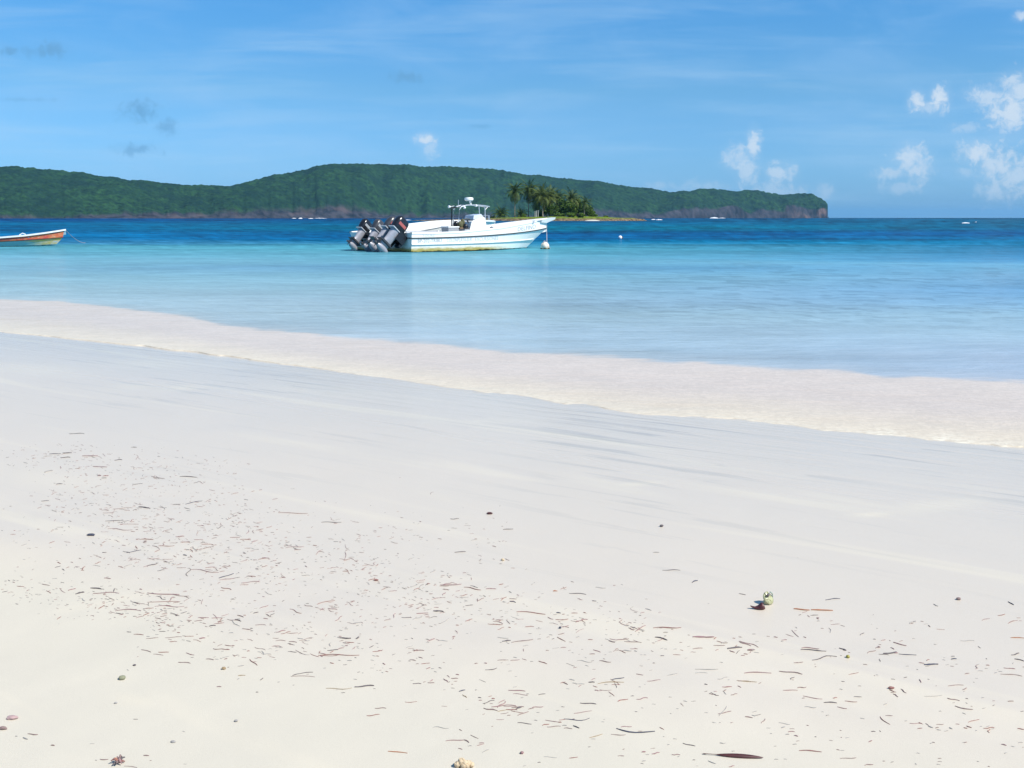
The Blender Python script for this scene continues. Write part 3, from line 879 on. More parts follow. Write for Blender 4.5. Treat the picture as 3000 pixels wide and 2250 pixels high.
def palm_meshes(h, flen, nf, seed, lean=0.08, low=-0.9, dry=3, gold=False):
    rng = random.Random(seed)
    tr = MB()
    az = rng.random() * 6.28
    pts, rad = [], []
    n = 9
    for i in range(n):
        t = i / (n - 1)
        off = lean * h * (t ** 1.6)
        pts.append((off * math.cos(az), off * math.sin(az), h * t - 0.3))
        rad.append(0.26 - 0.11 * t + (0.14 if i == 0 else 0))
    tr.tube(pts, rad, 8)
    cr = MB()
    top = pts[-1]
    for k in range(nf):
        a = k * 2.399 + rng.random() * 0.4
        e = low + (1.45 - low) * (k / (nf - 1)) ** 0.9 + 0.2 * (rng.random() - 0.5)
        L = flen * (0.78 + 0.3 * rng.random())
        frond(cr, top, a, e, L, 1.5 + 0.6 * rng.random() - 0.4 * max(0, e), rng, 0, wid=0.16 * flen)
    for k in range(dry):
        frond(cr, (top[0], top[1], top[2] - 0.2), rng.random() * 6.28, -1.1 - 0.3 * rng.random(), flen * 0.75, 0.4, rng, 1, wid=0.12 * flen)
    for k in range(7):
        a = k * 0.9
        cr.blob((top[0] + 0.35 * math.cos(a), top[1] + 0.35 * math.sin(a), top[2] - 0.35), 0.2, k, 0.05, 1, 1)
    return tr.mesh('trunk', m_trunk), cr.mesh('crown', [m_frond_gold if gold else m_frond, m_frond_dry], smooth=False)


PALM_KINDS = {
    'tall': palm_meshes(14.0, 7.6, 40, 1),
    'tall_b': palm_meshes(13.0, 7.6, 42, 2, lean=0.05),
    'mid': palm_meshes(8.5, 6.8, 38, 3, lean=0.12, gold=True),
    'short': palm_meshes(2.2, 7.0, 36, 4, lean=0.02, low=-0.5, dry=1),
    'thin': palm_meshes(7.0, 4.8, 28, 5, lean=0.06),
}


def place_palm(kind, px, dy, s, rz, label, name='coconut_palm'):
    tm, cm = PALM_KINDS[kind]
    y = ISL_Y + dy
    x = (px - 1500) / FPX * CP * y
    r = empty(name, (x, y, islet_z(x, y) - 0.2), rz)
    r.scale = (s, s, s)
    for nm, me in (('trunk', tm), ('crown', cm)):
        c = bpy.data.objects.new(nm, me)
        COL.objects.link(c)
        c.parent = r
    tag(r, label, 'palm tree', 'palms on the islet')


# base pixel, depth offset, scale, turn, label
place_palm('tall', 1508, -2, 1.04, 3.9, 'tall palm with a full round crown standing apart at the open end of the grove')
place_palm('tall_b', 1548, 2, 1.13, 1.2, 'tallest palm of the islet, its pale bare trunk over the white posts')
place_palm('mid', 1590, -4, 1.36, 0.4, 'bushy yellowish palm at the middle of the grove, beside the white posts')
place_palm('tall', 1584, 9, 0.88, 2.2, 'palm with a high crown behind the bushy yellowish palm')
place_palm('mid', 1612, 4, 1.3, 2.9, 'palm leaning over the dark thicket at the middle of the grove')
place_palm('thin', 1634, 9, 1.5, 0.9, 'slim dark palm rising behind the dark thicket')
place_palm('mid', 1566, 8, 1.12, 4.4, 'shaded palm behind the tallest palm')
place_palm('short', 1467, -4, 1.0, 0.3, 'short stemless palm spreading low on the grass, farthest from the thicket')
place_palm('short', 1526, -1, 0.80, 1.5, 'short dark palm at the foot of the two tall palms')
place_palm('mid', 1668, 3, 1.2, 5.3, 'palm with a pointed crown rising out of the rounded bushes')
place_palm('thin', 1711, -9, 1.12, 2.4, 'slender palm with a bare pale trunk at the seaward end of the bushes')
place_palm('thin', 1688, 8, 1.1, 3.3, 'small palm between the pointed palm and the slender pale-trunked palm')


def bush_meshes(seed, w, h, bright_leaf):
    rng = random.Random(seed)
    fo = MB()
    clumps = [(0, 0, 0.5 * h, 0.62)]
    for k in range(12):
        a = rng.random() * 6.28
        q = 0.75 * math.sqrt(rng.random())
        clumps.append((0.5 * w * q * math.cos(a), 0.4 * w * q * math.sin(a), h * (0.25 + 0.6 * rng.random()) * (1 - 0.45 * q), 0.24 + 0.22 * rng.random()))
    for (cx, cy, cz, cr) in clumps:
        r = cr * min(w, h) * 0.62
        for i in range(95):
            v = Vector((rng.gauss(0, 1), rng.gauss(0, 1), rng.gauss(0, 1))).normalized() * r * (0.72 + 0.42 * rng.random())
            p = Vector((cx + v.x, cy + v.y, max(0.05, cz + v.z * 0.85)))
            s = 0.16 + 0.20 * rng.random()
            u = Vector((rng.gauss(0, 1), rng.gauss(0, 1), rng.gauss(0, 0.6))).normalized()
            t = u.cross(Vector((rng.gauss(0, 1), rng.gauss(0, 1), rng.gauss(0, 1)))).normalized()
            fo.add([p - u * s * 1.5, p + t * s * 0.7, p + u * s * 1.5, p - t * s * 0.7], [(0, 1, 2, 3)], 0)
    st_ = MB()
    for k in range(5):
        a = k * 1.3
        st_.tube([(0.1 * math.cos(a), 0.1 * math.sin(a), -0.3), (0.12 * w * math.cos(a), 0.12 * w * math.sin(a), 0.3 * h), (0.25 * w * math.cos(a), 0.25 * w * math.sin(a), 0.62 * h)], [0.12, 0.09, 0.04], 6)
    return fo.mesh('foliage', m_leaf_bright if bright_leaf else m_leaf, smooth=False), st_.mesh('stem', m_wood)


BUSH = {'round': bush_meshes(1, 8, 7.5, False), 'low': bush_meshes(2, 7, 2.6, True), 'tallb': bush_meshes(3, 7, 9.0, False), 'mound': bush_meshes(5, 6, 4.5, True)}


def place_bush(kind, px, dy, s, rz, label, cat='bush', group='bushes on the islet', name='bush'):
    fm, sm = BUSH[kind]
    y = ISL_Y + dy
    x = (px - 1500) / FPX * CP * y
    r = empty(name, (x, y, islet_z(x, y) - 0.25), rz)
    r.scale = (s, s, s)
    for nm, me in (('foliage', fm), ('stem', sm)):
        c = bpy.data.objects.new(nm, me)
        COL.objects.link(c)
        c.parent = r
    tag(r, label, cat, group)


place_bush('tallb', 1602, 0, 0.98, 0.5, 'dark thicket bush under the yellowish palm')
place_bush('round', 1622, -3, 1.08, 1.5, 'dark rounded bush next to the boat bow in the view')
place_bush('tallb', 1645, 2, 1.28, 2.5, 'tall dark green bush at the middle of the islet')
place_bush('round', 1668, -2, 1.32, 3.5, 'broad rounded bush below the pointed palm')
place_bush('tallb', 1692, 3, 1.18, 4.5, 'tall olive bush between the pointed palm and the slender palm')
place_bush('round', 1716, 1, 1.15, 5.5, 'rounded bush behind the slender pale-trunked palm')
place_bush('mound', 1733, 3, 1.0, 0.9, 'last rounded bush before the bare rocks')
place_bush('mound', 1580, 4, 0.8, 0.3, 'dark shrub behind the white posts')
place_bush('low', 1640, -12, 1.0, 0.2, 'low bright green scrub in front of the tall dark bush')
place_bush('low', 1672, -14, 1.05, 1.2, 'low bright green scrub in front of the broad rounded bush')
place_bush('low', 1702, -13, 0.95, 2.2, 'low bright green scrub at the foot of the slender palm')
place_bush('low', 1738, -9, 0.8, 3.2, 'low bright green scrub beside the last rounded bush')
place_bush('low', 1775, -5, 0.5, 4.0, 'small tuft of scrub alone on the bare rocks')
place_bush('low', 1444, 0, 0.55, 1.0, 'low dark scrub behind the short stemless palm')
place_bush('mound', 1535, -8, 0.5, 2.0, 'small brown-green bush beside the white posts')
# white posts on a low platform
pf = empty('platform', (isx(1552), ISL_Y - 12, 1.75), 0.02)
mw = paint('pale_boards', (0.62, 0.56, 0.42), 0.8, 0.12, 2.0)
mwp = paint('white_posts', (0.72, 0.70, 0.64), 0.7, 0.08, 2.0)
mb = MB()
mb.box((0, 0, 0.15), (10.5, 3.0, 0.28))
mb.box((-3.6, -0.1, -0.25), (0.3, 2.4, 0.6))
mb.box((3.6, -0.1, -0.25), (0.3, 2.4, 0.6))
mb.build('deck', mw, pf)
for k, x in enumerate((2.6, 3.4, 4.3)):
    mb = MB()
    mb.tube([(x, -0.4, 0.29), (x, -0.4, 3.2 + 0.3 * k)], [0.16, 0.13], 8)
    mb.lathe([(0.0, 0.0), (0.2, 0.0), (0.2, 0.1), (0.0, 0.16)], 10, (x, -0.4, 3.2 + 0.3 * k))
    mb.build('post', mwp, pf)
tag(pf, 'pale low platform with three white posts under the tallest palm', 'platform')

# ------------------------------------------------------------------ small breakers far out
m_foam = paint('white_foam', (0.82, 0.84, 0.86), 0.8, 0.03, 3.0)


def breaker(px0, px1, py, hpx, label):
    x0, Y = on_plane(px0, py)
    x1, _ = on_plane(px1, py)
    hh = hpx / FPX * Y
    n = 26
    rings = []
    rng = random.Random(int(px0))
    for i in range(n):
        t = i / (n - 1)
        e = (math.sin(PI * t) ** 0.6) * (0.55 + 0.6 * rng.random())
        x = x0 + (x1 - x0) * t
        w = hh * 2.2
        rings.append([(x, Y - w, -0.1), (x, Y - 0.5 * w * e, 0.45 * hh * e), (x, Y, hh * e), (x, Y + 0.4 * w, 0.4 * hh * e), (x, Y + w, -0.1)])
    mb_ = MB()
    mb_.loft(rings)
    ob = mb_.build('breaking_wave', m_foam)
    tag(ob, label, None, 'waves breaking far out', 'structure')


breaker(2079, 2106, 639.5, 3.2, 'white wave breaking below the far cliffs')
breaker(2106, 2126, 639.2, 1.4, 'thin trail of foam behind the wave below the cliffs')
breaker(1908, 1920, 643.6, 2.0, 'short wave breaking off the rocky tip of the islet')
breaker(1921, 1941, 644.4, 2.4, 'wave breaking just beyond the rocky tip of the islet')
breaker(2817, 2842, 654.0, 2.6, 'white wave breaking alone on the open sea')
breaker(2856, 2862, 651.0, 2.2, 'tiny white crest beside the lone wave on the open sea')
breaker(855, 868, 640.0, 1.4, 'thin line of foam under the reddish cliffs')
breaker(874, 886, 640.5, 3.0, 'white splash at the foot of the reddish cliffs')
breaker(903, 918, 640.5, 1.8, 'foam patch beside the splash under the reddish cliffs')
breaker(920, 958, 639.8, 1.2, 'long thin line of foam under the reddish cliffs')
breaker(1146, 1206, 645.0, 1.6, 'long thin line of foam off the low end of the islet')

# ------------------------------------------------------------------ boats
m_white = paint('white_gelcoat', (0.86, 0.85, 0.82), 0.28, 0.03, 1.5)
m_white_dull = paint('weathered_white', (0.70, 0.71, 0.68), 0.5, 0.06, 2.0)
m_rail = paint('dark_rub_rail', (0.035, 0.045, 0.05), 0.6, 0.2, 3.0)
m_grey = paint('grey_panel', (0.34, 0.36, 0.38), 0.6, 0.06, 4.0)
m_lgrey = paint('pale_grey_plastic', (0.50, 0.52, 0.56), 0.45, 0.06, 4.0)
m_black = paint('black_cowl', (0.016, 0.017, 0.022), 0.22, 0.15, 5.0)
m_dgrey = paint('dark_grey_cowl', (0.060, 0.062, 0.070), 0.3, 0.15, 5.0)
m_silver = paint('silver_grey_alloy', (0.36, 0.36, 0.40), 0.35, 0.1, 6.0, metal=0.15)
m_steel = paint('stainless_tube', (0.62, 0.64, 0.66), 0.25, 0.05, 6.0, metal=0.6)
m_red = paint('faded_red_decal', (0.40, 0.10, 0.09), 0.5, 0.12, 5.0)
m_rope = paint('pale_rope', (0.46, 0.44, 0.48), 0.85, 0.12, 12.0)
m_olive = paint('olive_canvas', (0.10, 0.10, 0.045), 0.85, 0.15, 8.0)
m_brown = paint('brown_canvas', (0.14, 0.09, 0.05), 0.85, 0.15, 8.0)
m_let = paint('grey_lettering', (0.36, 0.40, 0.44), 0.5, 0.1, 20.0)
m_let2 = paint('faded_grey_lettering', (0.50, 0.54, 0.60), 0.5, 0.1, 20.0)
m_lamp = paint('white_lamp_housing', (0.82, 0.84, 0.86), 0.25, 0.02, 4.0)


def stained_hull(name, col, lo=0.10, hi=0.30, stain=(0.42, 0.34, 0.10), slime=(0.045, 0.040, 0.014), xmax=6.0):
    """White hull paint that carries a waterline band of yellow scum over dark weed, aft of xmax."""
    m, nt, out = new_mat(name)
    tc = nt.n('ShaderNodeTexCoord')
    sx = nt.n('ShaderNodeSeparateXYZ', Vector=tc.outputs['Object'])
    mp = nt.n('ShaderNodeMapping', Vector=tc.outputs['Object'], Scale=(1.0, 1.0, 3.0))
    nz = nt.n('ShaderNodeTexNoise', Vector=mp.outputs[0], Scale=2.6, Detail=6.0, Roughness=0.65)
    jit = nt.n('ShaderNodeMath', {'operation': 'MULTIPLY_ADD'}, i0=nz.outputs['Fac'], i1=0.26, i2=-0.13)
    z = nt.n('ShaderNodeMath', {'operation': 'ADD'}, i0=sx.outputs['Z'], i1=jit.outputs[0])
    f1 = nt.n('ShaderNodeMapRange', {'interpolation_type': 'SMOOTHSTEP'}, Value=z.outputs[0], From_Min=hi, From_Max=lo)
    fx = nt.n('ShaderNodeMapRange', {'interpolation_type': 'SMOOTHSTEP'}, Value=sx.outputs['X'], From_Min=xmax, From_Max=xmax * 0.62)
    f1x = nt.n('ShaderNodeMath', {'operation': 'MULTIPLY'}, i0=f1.outputs[0], i1=fx.outputs[0])
    f2 = nt.n('ShaderNodeMapRange', {'interpolation_type': 'SMOOTHSTEP'}, Value=z.outputs[0], From_Min=0.09, From_Max=0.035)
    mpv = nt.n('ShaderNodeMapping', Vector=tc.outputs['Object'], Scale=(3.0, 3.0, 0.5))
    dr = nt.n('ShaderNodeTexNoise', Vector=mpv.outputs[0], Scale=2.0, Detail=4.0)
    dirt = nt.n('ShaderNodeMapRange', Value=dr.outputs['Fac'], From_Min=0.50, From_Max=0.78, To_Max=0.18)
    a = nt.n('ShaderNodeMix', {'data_type': 'RGBA'}, i0=dirt.outputs[0], i6=c4(col), i7=(0.50, 0.50, 0.42, 1))
    b = nt.n('ShaderNodeMix', {'data_type': 'RGBA'}, i0=f1x.outputs[0], i6=a.outputs[2], i7=c4(stain))
    c = nt.n('ShaderNodeMix', {'data_type': 'RGBA'}, i0=f2.outputs[0], i6=b.outputs[2], i7=c4(slime))
    bs = nt.n('ShaderNodeBsdfPrincipled', Base_Color=c.outputs[2], Roughness=0.5)
    bs.inputs['Specular IOR Level'].default_value = 0.25
    nt.link(bs.outputs[0], out.inputs[0])
    return m


class Hull:
    """Open fishing skiff: longitudinal lines (keel, chine, spray, rub, sheer) lofted from a square stern to a raked stem."""

    def __init__(self, L, B, lines, sheer, tau_bow=0.40, power=2.3, beak=True, stern=0.94):
        self.L, self.B, self.lines, self.sheer = L, B, lines, sheer
        self.tb, self.pw, self.stern = tau_bow, power, stern
        self.beak = beak

    def beam(self, tau):
        k = self.stern + (1 - self.stern) * min(1, tau / 0.3)
        return 0.5 * self.B * k * (1 - max(0.0, (tau - self.tb) / (1 - self.tb)) ** self.pw)

    def point(self, j, tau, side=-1):
        nm, xe, zf, bf = self.lines[j]
        x = xe * self.L * tau
        z = np.interp(x, self.sheer[0], self.sheer[1]) if nm == 'sheer' else zf(tau)
        flare = 1.0 if not nm == 'sheer' else 1.0 + 0.10 * max(0, tau - 0.5)
        y = self.beam(tau) * bf * flare
        return Vector((x, side * y, z))

    def side(self, j0, x, f, side=-1):
        """Point on the plank between line j0 and j0+1 at fore-and-aft place x, height fraction f."""
        pa = self.point(j0, min(1, x / (self.lines[j0][1] * self.L)), side)
        pb = self.point(j0 + 1, min(1, x / (self.lines[j0 + 1][1] * self.L)), side)
        return pa.lerp(pb, f)

    def shell(self, N=44):
        mb = MB()
        nl = len(self.lines)
        taus = [1 - (1 - i / (N - 1)) ** 1.25 for i in range(N)]
        for side in (-1, 1):
            for j in range(nl - 1):
                ra = [self.point(j, t, side) for t in taus]
                rb = [self.point(j + 1, t, side) for t in taus]
                mb.loft([ra, rb] if side == 1 else [rb, ra], j)
        # transom
        left = [self.point(j, 0, 1) for j in range(nl)]
        right = [self.point(j, 0, -1) for j in range(nl)]
        for j in range(nl - 1):
            mb.add([right[j], left[j], left[j + 1] - Vector((0, 0, 0.0)), right[j + 1]], [(3, 2, 1, 0)], nl - 1)
        return mb, taus


def zlin(a, b, p=2.4):
    return lambda t: a + (b - a) * t ** p


def text_on(hull, j0, text, x0, x1, f0, f1, name, mat, parent, bold=0.0):
    """Painted letters: flat text bent onto the starboard plank, a few millimetres proud."""
    cu = bpy.data.curves.new(name, 'FONT')
    cu.body = text
    cu.resolution_u = 2
    cu.offset = bold
    tmp = bpy.data.objects.new(name, cu)
    me = bpy.data.meshes.new_from_object(tmp)
    bpy.data.objects.remove(tmp)
    co = np.zeros(len(me.vertices) * 3)
    me.vertices.foreach_get('co', co)
    co = co.reshape(-1, 3)
    mn, mx = co.min(0), co.max(0)
    for v in me.vertices:
        u = (v.co.x - mn[0]) / (mx[0] - mn[0])
        w = (v.co.y - mn[1]) / (mx[1] - mn[1])
        x = x0 + (x1 - x0) * u
        f = f0 + (f1 - f0) * w
        p = hull.side(j0, x, f)
        tx = (hull.side(j0, x + 0.05, f) - p).normalized()
        tz = (hull.side(j0, x, min(1, f + 0.05)) - p).normalized()
        nrm = tx.cross(tz).normalized()
        if nrm.y > 0:
            nrm = -nrm
        q = p + nrm * 0.006
        v.co = q
    me.materials.clear()
    me.materials.append(mat)
    o = bpy.data.objects.new(name, me)
    COL.objects.link(o)
    o.parent = parent
    return o


def hull_parts(h, root, m_hull, m_inner, m_rub, rub_j=3, floor_z=0.34, cap_w=0.14, mats=None, spray=True, cap_mat=None):
    mb, taus = h.shell()
    nl = len(h.lines)
    mb.build('hull', mats or [m_hull] * nl, root, angle=25)
    sj = nl - 1
    # gunwale cap, inner skin
    gc = MB()
    inn = MB()
    for side in (-1, 1):
        ro, ri, rl, rf = [], [], [], []
        for t in taus:
            p = h.point(sj, t, side)
            w = min(cap_w, abs(p.y) * 0.8)
            q = p - Vector((0, side * w, -0.012))
            ro.append(p + Vector((0, side * 0.02, 0.0)))
            ri.append(q)
            fz = max(floor_z, min(p.z - 0.18, floor_z + 0.75 * max(0, t - 0.62) ** 1.0 * 2.0))
            b2 = max(0.0, abs(q.y) - 0.10)
            rl.append(q + Vector((0, 0, -0.05)))
            rf.append(Vector((q.x - 0.02, side * b2, fz)))
        up = [p + Vector((0, 0, 0.03)) for p in ro]
        lip = [p + Vector((0, 0, -0.06)) for p in ro]
        rings = [lip, up, [p + Vector((0, 0, 0.02)) for p in ri], rl]
        gc.loft(rings if side == -1 else rings[::-1])
        inn.loft([rl, rf, [Vector((p.x, 0, p.z)) for p in rf]] if side == -1 else [[Vector((p.x, 0, p.z)) for p in rf], rf, rl])
    gc.build('gunwale', cap_mat or m_white, root)
    inn.build('cockpit_liner', m_inner, root, angle=35)
    # stern board inside
    # rub rail and spray rail
    rr = MB()
    for side in (-1, 1):
        rr.tube([h.point(rub_j, t, side) + Vector((0, side * 0.012, 0)) for t in taus], 0.030, 8)
    rr.tube([h.point(rub_j, 0, -1) + Vector((-0.01, 0, 0)), h.point(rub_j, 0, 1) + Vector((-0.01, 0, 0))], 0.025, 8)
    rr.build('rub_rail', m_rub, root)
    if spray:
        sr = MB()
        for side in (-1, 1):
            sr.tube([h.point(rub_j - 1, t, side) + Vector((0, side * 0.015, 0)) for t in taus[:-2]], [0.045] * (len(taus) - 3) + [0.02], 8, flat=0.55)
        sr.build('spray_rail', m_white_dull, root)


def outboard(root, y, pivot, tilt, m_cowl, m_leg, decal, s=1.0, name='outboard_motor'):
    e = empty(name, (0, 0, 0))
    e.parent = root
    e.location = (pivot[0], y, pivot[1])
    e.rotation_euler = (0, tilt, 0)
    e.scale = (s, s, s)
    ax = -0.55
    # cowl: rounded box lofted in height
    mb = MB()
    rings = []
    for z, lx, ly, off in ((0.02, .23, .15, 0), (0.06, .29, .19, 0), (0.22, .325, .22, -.01), (0.42, .33, .225, -.015), (0.58, .31, .21, -.02), (0.66, .26, .17, -.02), (0.695, .15, .10, -.02)):
        ring = []
        for k in range(20):
            a = 2 * PI * k / 20
            cx, sy = math.cos(a), math.sin(a)
            ring.append((ax + off + lx * math.copysign(abs(cx) ** 0.62, cx), ly * math.copysign(abs(sy) ** 0.62, sy), z))
        rings.append(ring)
    mb.loft(rings, 0, True, True, True)
    cw = mb.build('cowl', m_cowl, e)
    mb = MB()
    for sd in (-1, 1):
        mb.box((ax - 0.02, sd * 0.226, 0.34), (0.40, 0.012, 0.13))
    mb.build('decal', decal, cw)
    mb = MB()
    mb.box((ax - 0.01, 0, 0.05), (0.63, 0.40, 0.035))
    mb.build('cowl_band', m_lgrey, cw)
    # leg
    mb = MB()
    rings = []
    for z, lx, ly, off in ((0.02, .26, .17, 0), (-0.15, .24, .15, -.01), (-0.40, .21, .12, -.02), (-0.60, .21, .095, -.03), (-0.66, .25, .085, -.04)):
        rings.append([(ax + off + lx * math.cos(2 * PI * k / 14), ly * math.sin(2 * PI * k / 14), z) for k in range(14)])
    mb.loft(rings, 0, True, True, True)
    mb.build('midsection', m_leg, e)
    mb = MB()
    mb.box((ax - 0.10, 0, -0.705), (0.70, 0.34, 0.03))
    mb.box((ax - 0.06, 0, -0.655), (0.50, 0.20, 0.08))
    mb.build('cavitation_plate', m_dgrey, e)
    mb = MB()
    rot = Matrix.Rotation(PI / 2, 3, 'Y')
    mb.loft([[(ax + off + lx * math.cos(2 * PI * k / 12), 0.055 * math.sin(2 * PI * k / 12), z) for k in range(12)] for z, lx, off in ((-0.71, .24, -.05), (-0.95, .17, -.04))], 0, True)
    mb.lathe([(0.0, -0.34), (0.07, -0.31), (0.13, -0.18), (0.145, 0.0), (0.13, 0.18), (0.07, 0.32), (0.0, 0.40)], 14, (ax - 0.03, 0, -0.96), 0, rot)
    mb.loft([[(ax + 0.02 + lx * math.cos(2 * PI * k / 10), 0.018 * math.sin(2 * PI * k / 10), z) for k in range(10)] for z, lx in ((-1.0, .13), (-1.14, .07))], 0, True, False, True)
    mb.build('gearcase', m_leg, e)
    pr = MB()
    pr.lathe([(0.0, 0.0), (0.055, 0.0), (0.06, 0.10), (0.035, 0.17), (0.0, 0.19)], 12, (ax - 0.32, 0, -0.96), 0, Matrix.Rotation(-PI / 2, 3, 'Y'))
    for k in range(3):
        a = 2 * PI * k / 3 + 0.4
        rr = []
        for r_, tw_, w_ in ((0.05, 0.9, 0.05), (0.12, 0.6, 0.085), (0.18, 0.4, 0.06), (0.205, 0.35, 0.015)):
            c = Vector((ax - 0.40, math.cos(a) * r_, -0.96 + math.sin(a) * r_))
            tdir = Vector((math.sin(tw_), -math.sin(a) * math.cos(tw_), math.cos(a) * math.cos(tw_)))
            nrm = Vector((math.cos(tw_), math.sin(a) * math.sin(tw_), -math.cos(a) * math.sin(tw_))) * 0.006
            rr.append([c - tdir * w_ - nrm, c + tdir * w_ - nrm, c + tdir * w_ + nrm, c - tdir * w_ + nrm])
        pr.loft(rr, 0, True, True, True)
    pr.build('propeller', m_dgrey, e)
    mb = MB()
    mb.box((-0.06, 0, -0.14), (0.12, 0.34, 0.56))
    for sd in (-1, 1):
        mb.box((-0.24, sd * 0.19, -0.08), (0.46, 0.05, 0.42))
    mb.tube([(-0.06, -0.2, 0.08), (-0.06, 0.2, 0.08)], 0.03, 8)
    mb.tube([(0.0, 0.05, 0.10), (-0.2, 0.1, 0.16), (-0.35, 0.05, 0.12)], 0.02, 6)
    mb.build('clamp_bracket', m_black, e)
    return e


def place_boat(name, px, py, z, theta, hull):
    x, y = on_plane(px, py, z)
    u = Vector((math.cos(theta), math.sin(theta), 0))
    v = Vector((-math.sin(theta), math.cos(theta), 0))
    p0 = hull.point(3, 0, -1)
    o = Vector((x, y, 0)) - u * p0.x - v * p0.y
    return empty(name, (o.x, o.y, 0), theta)


# ---- the main boat
L1, B1 = 10.1, 2.25
sheer1 = ([0, 1.5, 3.0, 5.5, 7.3, 9.0, 10.2], [0.93, 0.93, 0.97, 1.15, 1.36, 1.55, 1.67])
lines1 = [('keel', 0.80, zlin(-0.34, -0.04, 6), 0.0), ('chine', 0.815, zlin(0.03, 0.10, 2.5), 0.955), ('spray', 0.872, zlin(0.37, 0.52, 2.6), 0.995),
          ('rub', 0.952, zlin(0.68, 1.08, 2.2), 1.02), ('sheer', 0.958, None, 1.025)]
h1 = Hull(L1, B1, lines1, sheer1)
m_hull1 = stained_hull('white_hull', (0.86, 0.855, 0.82), xmax=7.0)
main = place_boat('motorboat', 1207, 740, 0.0, R(40), h1)
tag(main, 'white open motorboat with DELFINO on its bow and console under a bare steel frame', 'boat', 'motorboats moored side by side')
hull_parts(h1, main, m_hull1, m_white, m_rail)
# bow platform that overhangs the stem
mb = MB()
xs0 = 0.958 * L1
zt = float(np.interp(xs0, *sheer1))
tip = L1 + 0.12
mb.loft([[(8.9, -0.50, 1.545), (8.9, 0.50, 1.545), (8.9, 0.42, 1.40), (8.9, -0.42, 1.40)],
         [(9.5, -0.27, zt - 0.005), (9.5, 0.27, zt - 0.005), (9.5, 0.20, zt - 0.24), (9.5, -0.20, zt - 0.24)],
         [(tip - 0.1, -0.17, 1.665), (tip - 0.1, 0.17, 1.665), (tip - 0.1, 0.12, 1.55), (tip - 0.1, -0.12, 1.55)],
         [(tip, -0.12, 1.67), (tip, 0.12, 1.67), (tip, 0.08, 1.60), (tip, -0.08, 1.60)]], 0, True, True, True)
mb.build('bow_platform', m_white, main, angle=30)
mb = MB()
mb.tube([(8.3, -0.52, 1.47), (8.6, -0.50, 1.50), (9.0, -0.40, 1.55)], 0.022, 6)
mb.box((8.15, -0.63, 1.44), (0.12, 0.10, 0.10))
mb.build('bow_rail', m_lgrey, main)
# stern seat, hatch boxes
mb = MB()
mb.box((0.75, 0.0, 0.62), (0.70, 1.90, 0.22), taper=0.97)
mb.build('stern_bench', m_white_dull, main)
mb = MB()
mb.box((2.75, -0.45, 0.88), (0.66, 0.62, 0.60), taper=0.96)
bx = mb.build('cool_box', m_grey, main)
mb = MB()
mb.box((2.75, -0.45, 1.20), (0.70, 0.66, 0.05), taper=0.95)
mb.build('lid', m_white, bx)
mb = MB()
mb.box((3.62, -0.52, 0.78), (0.36, 0.5, 0.62), taper=0.95)
mb.build('bait_box', m_grey, main)
mb = MB()
mb.box((1.9, 0.82, 0.95), (1.9, 0.10, 0.10))
mb.build('rod_rack', m_lgrey, main)
# helm console with windscreen
cn = MB()
cn.loft([[(4.02, -0.42, 0.34), (5.08, -0.40, 0.34), (5.08, 0.40, 0.34), (4.02, 0.42, 0.34)],
         [(4.02, -0.42, 1.05), (5.14, -0.40, 1.05), (5.14, 0.40, 1.05), (4.02, 0.42, 1.05)],
         [(4.16, -0.41, 1.46), (5.05, -0.39, 1.62), (5.05, 0.39, 1.62), (4.16, 0.41, 1.46)],
         [(4.36, -0.38, 1.55), (4.95, -0.37, 1.70), (4.95, 0.37, 1.70), (4.36, 0.38, 1.55)]], 0, True, True, True)
con = cn.build('console', m_white, main, angle=30)
mb = MB()
mb.loft([[(4.28, -0.38, 1.56), (4.95, -0.36, 1.68), (4.95, 0.36, 1.68), (4.28, 0.38, 1.56)],
         [(4.34, -0.35, 1.77), (4.84, -0.33, 1.84), (4.84, 0.33, 1.84), (4.34, 0.35, 1.77)]], 0, True, False, True)
m_scr = paint('hazy_acrylic', (0.60, 0.63, 0.70), 0.2, 0.05, 3.0)
mb.build('windscreen', m_scr, con)
mb = MB()
rg_ = [(4.02 + 0.10 * math.cos(a) * 0.3 - 0.10, 0.10 + 0.19 * math.cos(a), 1.30 + 0.19 * math.sin(a)) for a in [2 * PI * k / 20 for k in range(21)]]
mb.tube(rg_, 0.018, 6, caps=False)
for k in range(3):
    a = 2 * PI * k / 3 + 0.5
    mb.tube([(3.93, 0.10, 1.30), (3.92, 0.10 + 0.18 * math.cos(a), 1.30 + 0.18 * math.sin(a))], 0.012, 5)
mb.tube([(3.93, 0.10, 1.30), (4.06, 0.10, 1.30)], 0.03, 6)
mb.build('steering_wheel', m_black, con)
mb = MB()
mb.tube([(4.08, -0.26, 1.40), (3.98, -0.26, 1.56)], 0.02, 6)
mb.tube([(4.08, -0.20, 1.40), (4.0, -0.20, 1.52)], 0.02, 6)
mb.build('throttle', m_dgrey, con)
